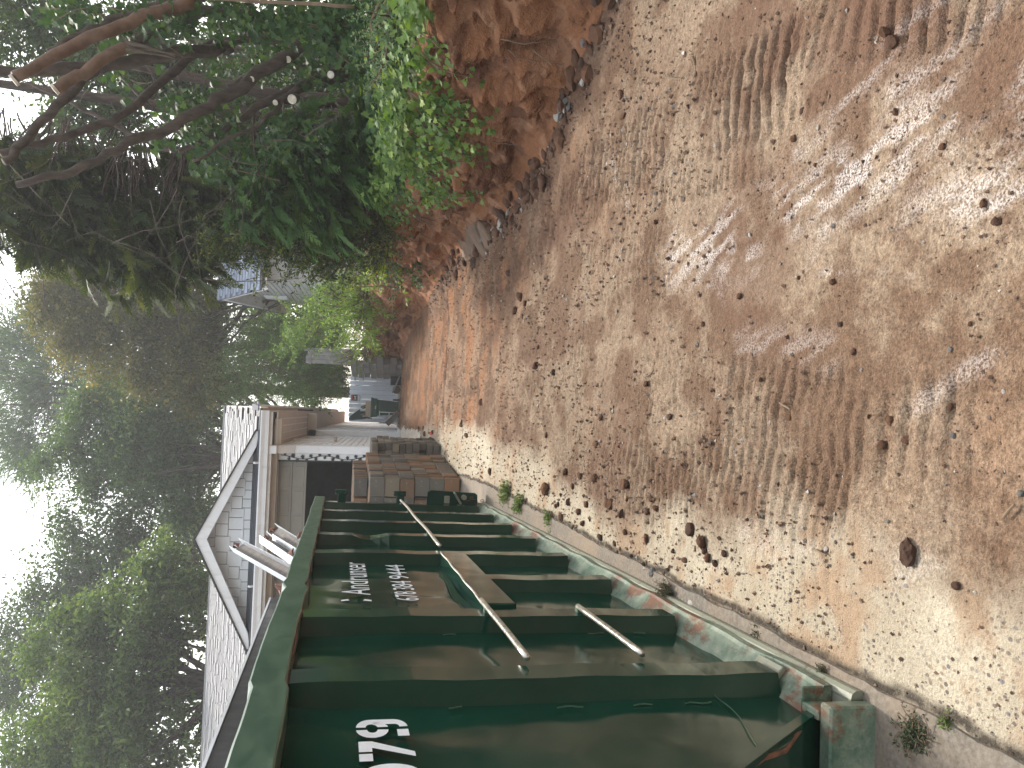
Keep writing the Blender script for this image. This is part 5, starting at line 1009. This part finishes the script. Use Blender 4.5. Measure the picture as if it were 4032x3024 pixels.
# ------------------------------------------------------------------ ivy over the bank, on the ground above it and up the stems
def face_x(y, q):     # bank face position from top (0) to toe (1)
    return toe(y)+np.interp(q, [0, .12, .4, .8, 1], [.50, .36, .27, .14, .0])
def ivy():
    rng = np.random.default_rng(61); org = np.array((2.6, 7.0, 1.45)); T = thing('ivy', 'green ivy spilling over the clay bank and trailing down its face', 'ivy', org)
    P = []; D = []; N = []; SZ = []; strands = []
    # trailing strands
    for i in range(150):
        y = rng.choice([rng.uniform(5.7, 7.6), rng.uniform(5.3, 8.4), rng.uniform(8.0, 16.5)]); ln = rng.uniform(.1, .4) if y > 8.2 else rng.uniform(.15, .95)*rng.random()**.5; 
        if 8.6 < y < 9.4: ln *= .4
        y0 = y; h = float(ztop(y)-gz(2, y)); n = max(5, int(ln/.045)); q = 0.; pts = []
        for j in range(n):
            q = j*.045/h; y0 += rng.normal()*.014-.006; pts.append((float(face_x(y0, q))-.05-.10*math.sin(min(1, q*1.6)*pi)*rng.uniform(.6, 1.2)-.04, y0, float(ztop(y0))-q*h+.06*math.exp(-j*.4)))
        pts = np.array(pts); strands.append(pts)
        for j in range(1, n):
            for _ in range(2 if j < n*.6 else 1): P.append(pts[j]+rng.normal(size=3)*.03); D.append((rng.normal()*.5-.25, rng.normal()*.7, -.7+rng.normal()*.35)); N.append((-.75+rng.normal()*.35, -.5+rng.normal()*.4, .45+rng.normal()*.35)); SZ.append(rng.uniform(.035, .075)*(1.0 if y < 9 else .9))
    # carpet over the lip
    m = 4600; y = rng.uniform(4.9, 15.5, m)**1.0; y = np.where(rng.random(m) < .55, rng.uniform(5.0, 8.8, m), y); w = rng.random(m)**1.5; x = toe(y)+.28+w*1.5; z = bank_top(x, y)+np.abs(rng.normal(size=m))*.10+.05*np.sin(y*3)+.05
    edge = sstep(.35, .0, w*1.5); z = z-edge*.10*rng.random(m); keep = fbm(x*1.5, y*1.3, 3, 9) > .36; x, y, z = x[keep], y[keep], z[keep]; k = len(x)
    P = np.vstack([np.array(P), np.stack([x, y, z], 1)]); D = np.vstack([np.array(D), np.stack([rng.normal(size=k)*.7-.4, rng.normal(size=k)*.7-.2, rng.normal(size=k)*.35-.25], 1)]); N = np.vstack([np.array(N), np.stack([rng.normal(size=k)*.4-.35, rng.normal(size=k)*.4-.35, np.full(k, .8)], 1)]); SZ = np.concatenate([np.array(SZ), rng.uniform(.045, .085, k)])
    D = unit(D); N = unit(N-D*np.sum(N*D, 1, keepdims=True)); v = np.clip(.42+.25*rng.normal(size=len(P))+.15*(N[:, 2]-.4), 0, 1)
    for s_ in strands[::2]: mb = MB(org); mb.tube(s_[::3] if len(s_) > 8 else s_, .0035, 4, False); mb.build('stem', MAT['twig'], T)
    # nearest leaves are objects of their own
    d = np.linalg.norm(P-EYE, axis=1)/SZ; order = np.argsort(d); near, rest = order[:300], order[300:]
    mes = []
    for j in range(6): mes.append(quads_mesh('leaf', IVY, IVYF, MAT['leaf_ivy'], False, {'v': np.full(len(IVY), (.15, .32, .45, .55, .7, .95)[j])}))
    for i in near:
        o = mobj('leaf', mes[int(v[i]*5.99)], T); S_ = np.cross(D[i], N[i]); N2 = np.cross(S_, D[i]); s_ = float(SZ[i]); A = np.eye(4)
        A[:3, 0] = S_*s_; A[:3, 1] = D[i]*s_; A[:3, 2] = N2*s_; A[:3, 3] = P[i]-org; o.matrix_local = Matrix(A.tolist())
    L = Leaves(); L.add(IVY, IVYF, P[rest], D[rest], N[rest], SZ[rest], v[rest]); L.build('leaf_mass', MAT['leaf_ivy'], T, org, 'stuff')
ivy()
def climbing():
    rng = np.random.default_rng(67); org = np.array((3.9, 8.0, 1.5)); T = thing('climbing_ivy', 'dark green ivy climbing the leaning stems above the bank', 'ivy', org); P = []; 
    for (px, py, rx, ry, Y, dy, n) in [(560, 40, 260, 45, 7.6, .25, 1500), (640, 130, 190, 60, 8.4, .3, 1000), (780, 60, 110, 70, 7.4, .3, 900), (230, 40, 150, 35, 7.3, .3, 500), (420, 270, 90, 60, 8.4, .3, 520), (480, 350, 60, 40, 8.6, .3, 260), (860, 170, 70, 110, 7.7, .4, 900), (900, 330, 50, 90, 8.2, .4, 700), (640, 300, 80, 40, 8.6, .3, 300), (300, 160, 60, 60, 8.3, .3, 140)]:
        c = a2(px, py, Y); R = np.array((pxr(ry, Y), dy, pxr(rx, Y))); P.append(c+rng.uniform(-1, 1, (n, 3))*R)
    P = np.vstack(P); kp = fbm(P[:, 0]*3.1+P[:, 1]*2, P[:, 2]*3.1, 3, 3) > .44; P = P[kp]; n = len(P); D = unit(np.stack([rng.normal(size=n)*.5-.3, rng.normal(size=n)*.5-.1, -.7+rng.normal(size=n)*.4], 1)); N = unit(np.stack([-.5+rng.normal(size=n)*.4, -.6+rng.normal(size=n)*.4, .5+rng.normal(size=n)*.35], 1)); N = unit(N-D*np.sum(N*D, 1, keepdims=True)); SZ = rng.uniform(.045, .09, n); v = np.clip(.35+.25*rng.normal(size=n), 0, 1)
    order = np.argsort(np.linalg.norm(P-EYE, axis=1)/SZ); near, rest = order[:160], order[160:]; mes = [quads_mesh('leaf', IVY, IVYF, MAT['leaf_ivy_dark'], False, {'v': np.full(len(IVY), q)}) for q in (.2, .4, .6, .9)]
    for i in near:
        o = mobj('leaf', mes[int(v[i]*3.99)], T); S_ = np.cross(D[i], N[i]); N2 = np.cross(S_, D[i]); s_ = float(SZ[i]); A = np.eye(4); A[:3, 0] = S_*s_; A[:3, 1] = D[i]*s_; A[:3, 2] = N2*s_; A[:3, 3] = P[i]-org; o.matrix_local = Matrix(A.tolist())
    L = Leaves(); L.add(IVY, IVYF, P[rest], D[rest], N[rest], SZ[rest], v[rest]); L.build('leaf_mass', MAT['leaf_ivy_dark'], T, org, 'stuff')
    for i in range(40): mb = MB(org); a = P[rng.integers(n)]; mb.tube(wob(a, a+np.array((rng.normal()*.15, rng.normal()*.1, -rng.uniform(.2, .6))), 6, .08, rng), .004, 4, False); mb.build('stem', MAT['twig'], T)
climbing()
# ------------------------------------------------------------------ clods, stones, crumbs, weeds
def clod_mat(name, c0, c1, c2):
    t = NT(name); oi = t.n('ObjectInfo').outputs['Random']; n = t.noise(30, 6, .7); c = t.ramp(oi, [(0, c0), (.5, c1), (1, c2)]); c = t.mix(t.ramp(n, [(.35, .6), (.6, 0.)]), c, np.array(c0)*.5)
    return t.surf(c, .95, t.bump(n, .8, .01), 0, .1)
MAT['clod'] = clod_mat('red_clay_clod', (.12, .065, .042), (.19, .10, .062), (.09, .06, .048)); MAT['stone'] = clod_mat('grey_stone', (.19, .185, .175), (.29, .275, .255), (.14, .135, .13)); MAT['pale'] = clod_mat('pale_chip', (.50, .46, .41), (.62, .58, .54), (.42, .37, .32))
def clod_mesh(seed, mat, flat=.7, sharp=.35, sub=2):
    rng = np.random.default_rng(seed); bm = bmesh.new(); bmesh.ops.create_icosphere(bm, subdivisions=sub, radius=1.0); d = rng.normal(size=(5, 3)); off = rng.uniform(.55, .95, 5); d = unit(d)
    for v in bm.verts:
        p = np.array(v.co[:]); 
        for k in range(5):                        # cut flat facets, then roughen
            e = p@d[k]-off[k]
            if e > 0: p = p-d[k]*e
        p = p*(1+sharp*.35*math.sin(p[0]*5+seed)*math.sin(p[1]*6+seed*2)*math.sin(p[2]*5+1)+rng.normal()*.05); v.co = Vector((p[0], p[1], p[2]*flat))
    me = bpy.data.meshes.new('clod'); bm.to_mesh(me); bm.free(); me.materials.append(mat); return me
CL = [clod_mesh(i, MAT['clod']) for i in range(7)]; ST = [clod_mesh(20+i, MAT['stone'], .6, .2) for i in range(4)]; PA = [clod_mesh(40+i, MAT['pale'], .5, .2) for i in range(3)]
def ghit(px, py):          # pixel of the 2212-wide view onto the drive surface
    d = ray(px*S2, py*S2); lo = 1.0
    for _ in range(40):
        p = EYE+d*lo; f = p[2]-float(gz(p[0], p[1])); lo += f/(-d[2]+GNY*d[1]) if abs(-d[2]+GNY*d[1]) > 1e-6 else 0
    return EYE+d*lo
def gsurf(x, y):
    return float(ground_height(np.array([[x]]), np.array([[y]]))[0][0, 0])
rc = random.Random(77)
def put(me, name, label, cat, group, x, y, r, zz=None, sq=(1, 1, 1)):
    o = mobj(name, me); z = (gsurf(x, y) if zz is None else zz)+r*.32; o.location = (x, y, z); o.rotation_euler = (rc.uniform(-.4, .4), rc.uniform(-.4, .4), rc.uniform(0, 6.3)); o.scale = (r*sq[0], r*sq[1], r*sq[2]); return tag(o, label, cat, group)
p = ghit(1968, 1195); put(clod_mesh(63, MAT['clod'], .8, .5, 3), 'clay_clod', 'large dark egg shaped clay clod alone on the pebbly slab', 'clod', None, p[0], p[1], .033, sq=(.8, 1.35, .9))
p = ghit(1412, 1237); put(ST[0], 'stone', 'single blue grey stone lying on the pale slab', 'stone', None, p[0], p[1], .030)
p = ghit(1497, 1303); put(PA[0], 'stone', 'pale grey stone beside the skid rail and weed', 'stone', None, p[0], p[1], .030)
for (x, y, r) in [(1938, 242, .016), (2040, 318, .013), (1767, 357, .010), (1678, 322, .009), (1183, 1057, .06), (1492, 1143, .045), (1200, 805, .035), (1123, 640, .06), (1112, 672, .06), (1135, 655, .055), (1160, 790, .04), (1350, 1110, .035), (1403, 1105, .022), (1060, 1018, .04), (1530, 1205, .034), (1545, 1217, .026), (1565, 1195, .022), (1840, 866, .010), (1845, 760, .018), (1880, 900, .012), (1920, 70, .024), (1935, 92, .026), (1990, 68, .018), (1252, 1105, .04), (1230, 1085, .035), (1215, 1118, .03), (1262, 1130, .035), (1300, 1160, .03), (1330, 1175, .028), (1240, 1050, .03), (1270, 1090, .03), (1225, 1020, .03), (1480, 1210, .02), (1455, 1190, .02), (1340, 205, .03), (1345, 250, .03), (1420, 480, .02), (1720, 300, .02), (1735, 240, .02), (2130, 440, .016), (2160, 480, .016), (1725, 600, .014), (1800, 610, .014), (1815, 700, .012), (2070, 1265, .014), (1955, 950, .02), (1925, 910, .02), (1900, 960, .02), (1040, 870, .05), (1010, 940, .05), (1000, 915, .05), (1085, 560, .05), (1095, 590, .05), (1165, 750, .03), (1290, 960, .03), (1300, 900, .03), (1180, 940, .03), (1400, 830, .025), (1450, 900, .025), (1520, 700, .02), (1600, 640, .018), (1640, 820, .018), (1700, 900, .016), (2100, 700, .010), (2050, 880, .010)]:
    p = ghit(x, y); put(CL[rc.randrange(7)], 'clay_clod', 'brown clay clod dropped on the scraped drive', 'clod', 'clods scattered over the drive', p[0], p[1], r*rc.uniform(.6, .95), sq=(1, rc.uniform(.8, 1.4), 1))
for i in range(26):
    x, y = rc.choice([(rc.uniform(-.70, -.35), rc.uniform(3.2, 5.6)), (rc.uniform(-.7, -.2), rc.uniform(12, 16))]); put(CL[rc.randrange(7)], 'clay_clod', 'brown clay clod dropped on the scraped drive', 'clod', 'clods scattered over the drive', x, y, rc.uniform(.012, .035)*(1 if y < 8 else 1.6))
# rubble along the toe of the bank
for i in range(170):
    y = 4.7+8.5*rc.random()**1.3; x = float(toe(y))-abs(rc.gauss(0, .16))+.10; r = rc.choice((.02, .025, .03, .04, .05, .065, .08))
    h = gsurf(min(x, float(toe(y))-.01), y)+max(0, x-float(toe(y)))*.6; put(CL[rc.randrange(7)], 'clay_clod', 'red brown clod in the rubble along the foot of the bank', 'clod', 'rubble clods at the foot of the bank', x, y, r, h-.01, (1, rc.uniform(.8, 1.5), rc.uniform(.7, 1.1)))
for i in range(34):
    y = rc.choice((rc.uniform(4.9, 5.9), rc.uniform(7.5, 9.5))); x = float(toe(y))-abs(rc.gauss(0, .12))+.08; h = gsurf(min(x, float(toe(y))-.01), y)
    put(rc.choice(PA+ST), 'stone', 'grey or pale broken stone in the rubble at the foot of the bank', 'stone', 'stones in the toe rubble', x, y, rc.uniform(.018, .05), h+.01)
for (x, y, r, l) in ((1268, 118, .10, 'big jagged grey rock in the rubble below the trailing ivy'), (1222, 150, .06, 'smaller grey rock beside the big jagged one')):
    p = ghit(x, y); put(ST[1 if r > .08 else 3], 'rock', l, 'rock', None, p[0], p[1], r, None, (1.4, .7, .8))
# white chips in the slab crack and pale chips about
for (x, y) in ((1860, 1512), (1872, 1520), (1895, 1535), (1905, 1548), (1945, 1572), (1950, 1560), (1940, 1580), (1970, 1605), (1930, 1560), (2010, 1616)):
    p = ghit(x, y); put(PA[rc.randrange(3)], 'stone_chip', 'white stone chip by the crack at the edge of the grey slab', 'stone chip', 'white chips at the slab edge', p[0]+rc.uniform(-.01, .01), p[1], rc.uniform(.008, .013))
for i in range(40):
    y = rc.uniform(1.6, 5.5); x = rc.uniform(-.5, 1.5); put(rc.choice(PA+ST), 'stone_chip', 'small pale stone chip trodden into the clay', 'stone chip', 'pale chips on the drive', x, y, rc.uniform(.005, .011))
# crumbs of soil and grit: uncountable
def crumbs():
    rng = np.random.default_rng(81); n = 20000; y = 1.35*np.exp(rng.random(n)*math.log(15/1.35)); xt = toe(y); x = -.78+(xt+.78)*rng.random(n)
    dens = sstep(.34, .62, fbm(x*2.2, y*1.9, 4, 301))*.9+.10+.9*sstep(.4, .0, xt-x)+.5*np.exp(-((x+.55)/.2)**2); k = rng.random(n) < dens; x, y = x[k], y[k]; n = len(x)
    z = ground_height(x[None, :], y[None, :])[0][0]; r = (.0022+.0055*rng.random(n)**3.0)*np.clip(y/2.0, .8, 1.9); r = r*(1+1.0*sstep(.4, .0, toe(y)-x))
    O = np.array([(1, 0, 0), (-1, 0, 0), (0, 1, 0), (0, -1, 0), (0, 0, 1), (0, 0, -.6)])[None]*rng.uniform(.6, 1.3, (n, 6, 1))+rng.normal(size=(n, 6, 3))*.18
    V = (O*r[:, None, None]+np.stack([x, y, z+r*.45], 1)[:, None, :]).reshape(-1, 3); T = np.array([(0, 2, 4), (2, 1, 4), (1, 3, 4), (3, 0, 4), (2, 0, 5), (1, 2, 5), (3, 1, 5), (0, 3, 5)]); Fc = (T[None]+(np.arange(n)*6)[:, None, None]).reshape(-1, 3)
    v = np.repeat(rng.random(n), 6); t = NT('soil_crumb'); c = t.ramp(t.attr('v'), [(0, (.08, .05, .04)), (.35, (.16, .10, .068)), (.8, (.26, .17, .115)), (.93, (.21, .19, .17)), (1, (.5, .46, .42))]); m = t.surf(c, .95, None, 0, .1)
    tag(mobj('soil_crumbs', quads_mesh('soil_crumbs', V, Fc, m, False, {'v': v})), 'loose soil crumbs and grit strewn over the drive', 'soil', kind='stuff')
crumbs()
# broken kerb at the toe
def kerb():
    org = np.array((2.18, 9.0, 0.)); org[2] = float(gz(2.2, 9.)); T = thing('broken_kerb', 'remnant of old concrete kerb bedded in clay at the foot of the bank', 'kerb', org); rng = np.random.default_rng(91); y0 = 8.55
    for i, (L, w, h) in enumerate([(.35, .26, .06), (.45, .32, .08), (.5, .34, .07), (.45, .30, .06), (.4, .25, .04)]):
        xs = float(toe(y0+L/2)); m = MB(org); z = float(gz(xs, y0)); P = []
        for k, zz in enumerate((z-.05, z+h)):
            for (a, b) in ((-.16-(.06 if k == 0 else 0), 0), (w-.16, 0), (w-.16, L), (-.16-(.06 if k == 0 else 0), L)): P.append((xs+a+rng.normal()*.02, y0+b+rng.normal()*.03, zz+(a+.16)*.45*k+rng.normal()*.03))
        m.add(P, BF); o = m.build('kerb_piece', MAT['kerb'], T, .02); y0 += L+.02
MAT['kerb'] = mat_plain('clay_smeared_concrete', (.15, .098, .064), .9, .3, 8, .7, 25, dirt=((.22, .10, .055), 4, (1, 1, 1), .85)); kerb()
# roots and sticks on bank and drive
for i in range(46):
    y = rc.uniform(5.2, 15); q = rc.uniform(.1, .75); h = float(ztop(y)-gz(2, y)); a = np.array((float(face_x(y, q))-.10, y, float(ztop(y))-q*h)); b = a+np.array((-.04, rc.gauss(0, .18), -rc.uniform(.1, .35))); m = MB(a); m.tube(wob(a, b, 7, .10, RNG), np.linspace(.006, .0015, 7), 5, False); tag(m.build('root', MAT['twig'], None, 0, False, a), 'thin pale root hanging from the cut clay bank', 'root', 'roots hanging from the bank')
for i, (x0, y0, x1, y1) in enumerate([(1497, 122, 1500, 165), (1440, 160, 1475, 170), (1690, 870, 1712, 885), (1760, 1185, 1790, 1200), (1400, 815, 1418, 800), (2180, 1120, 2205, 1090), (1250, 520, 1262, 560)]):
    a, b = ghit(x0, y0), ghit(x1, y1); a[2] = gsurf(a[0], a[1])+.012; b[2] = gsurf(b[0], b[1])+.012; m = MB(a); m.tube(wob(a, b, 6, .06, RNG), .0035 if i else .007, 6); tag(m.build('twig', MAT['twig'], None, 0, False, a), 'short dry twig lying on the clay drive', 'twig', 'twigs on the drive')
# weeds along the slab edge
def weed(label, p, n, r, h, mat, seed, lsz, group=None):
    rng = np.random.default_rng(seed); p = np.array(p, float); T = thing('weed', label, 'weed', p, group=group); L = Leaves(); st_ = MB()
    for i in range(n):
        a = rng.normal(size=2)*r*.35; e = np.array((a[0]+rng.normal()*r*.5, a[1]+rng.normal()*r*.5, h*rng.uniform(.3, 1.))); st_.tube(wob((a[0], a[1], 0), e, 4, .08, rng), .0015, 4, False); k = 9; t_ = rng.random(k)[:, None]; bp = np.array((a[0], a[1], 0))*(1-t_)+e*t_+rng.normal(size=(k, 3))*lsz*.4; D = unit(rvec(k, rng)+np.array((0, 0, .25))); L.add(DIA, DIAF, bp, D, unit(rvec(k, rng)*.6+np.array((0, 0, 1.))), lsz*rng.uniform(.6, 1.4, k), np.clip(.35+.3*rng.normal(size=k), 0, 1), lsz*.5)
    st_.build('stems', MAT['twig'], T); L.build('leaves', MAT[mat], T)
MAT['moss'] = mat_leaf('dusty_weed', (.03, .045, .025), (.075, .09, .05), (.14, .16, .09), .7, .15, .2); MAT['weed_g'] = mat_leaf('weed_green', (.07, .13, .03), (.14, .24, .05), (.26, .36, .10), .5, .35, .3)
for i, (x, y, n, r, h, mt, ls, l) in enumerate([(1990, 1588, 60, .055, .018, 'moss', .012, 'flat grey green mat of weed on the slab crack'), (1456, 1280, 46, .055, .07, 'moss', .014, 'dusty tuft of weed against the skid rail by the pale stone'), (1100, 1062, 40, .10, .10, 'weed_g', .03, 'bright green weed tuft by the slab edge near the paver stack'), (1128, 1088, 40, .10, .09, 'weed_g', .028, 'second bright green tuft along the slab edge'), (1190, 1120, 24, .07, .06, 'weed_g', .022, 'small green tuft between clods at the slab edge'), (1640, 1370, 22, .03, .03, 'moss', .012, 'little dark weed in the crack by the rusty sill'), (1790, 1458, 22, .03, .03, 'moss', .010, 'tiny weed with pale stone in the slab crack'), (918, 965, 24, .08, .10, 'weed_g', .03, 'green weed at the corner of the wall footing'), (2050, 1560, 14, .02, .03, 'weed_g', .010, 'single small sprout beside the slab crack')]):
    p = ghit(x, y); p[2] = gsurf(p[0], p[1])+(.018 if p[0] < -.8 else .0); weed(l, p, n, r, h, mt, 100+i, ls)
m = MB(); p = ghit(935, 940); p[2] = gsurf(p[0], p[1]); m.add([(0, 0, .0), (.06, .02, .01), (.05, .05, .05), (-.01, .03, .04)], [(0, 1, 2, 3)]); MAT['red_pl'] = mat_plain('red_plastic', (.55, .03, .02), .4, .1); o = m.build('plastic_scrap', MAT['red_pl'], None, 0, False, p); so3 = o.modifiers.new('t', 'SOLIDIFY'); so3.thickness = .004; tag(o, 'small red plastic scrap at the foot of the dark paver stack', 'scrap')
# ------------------------------------------------------------------ summer haze
t = NT('haze'); pv = t.n('VolumePrincipled', Density=HAZE, Anisotropy=.35); pv.inputs['Color'].default_value = (.93, .96, 1, 1); t.t.links.new(pv.outputs[0], t.out.inputs['Volume'])
m = MB(); m.box((-60, -40, -5.5), (60, 110, 32)); tag(m.build('haze', t.m), 'thin summer haze between the trees', 'haze', kind='stuff')
bpy.context.view_layer.update()
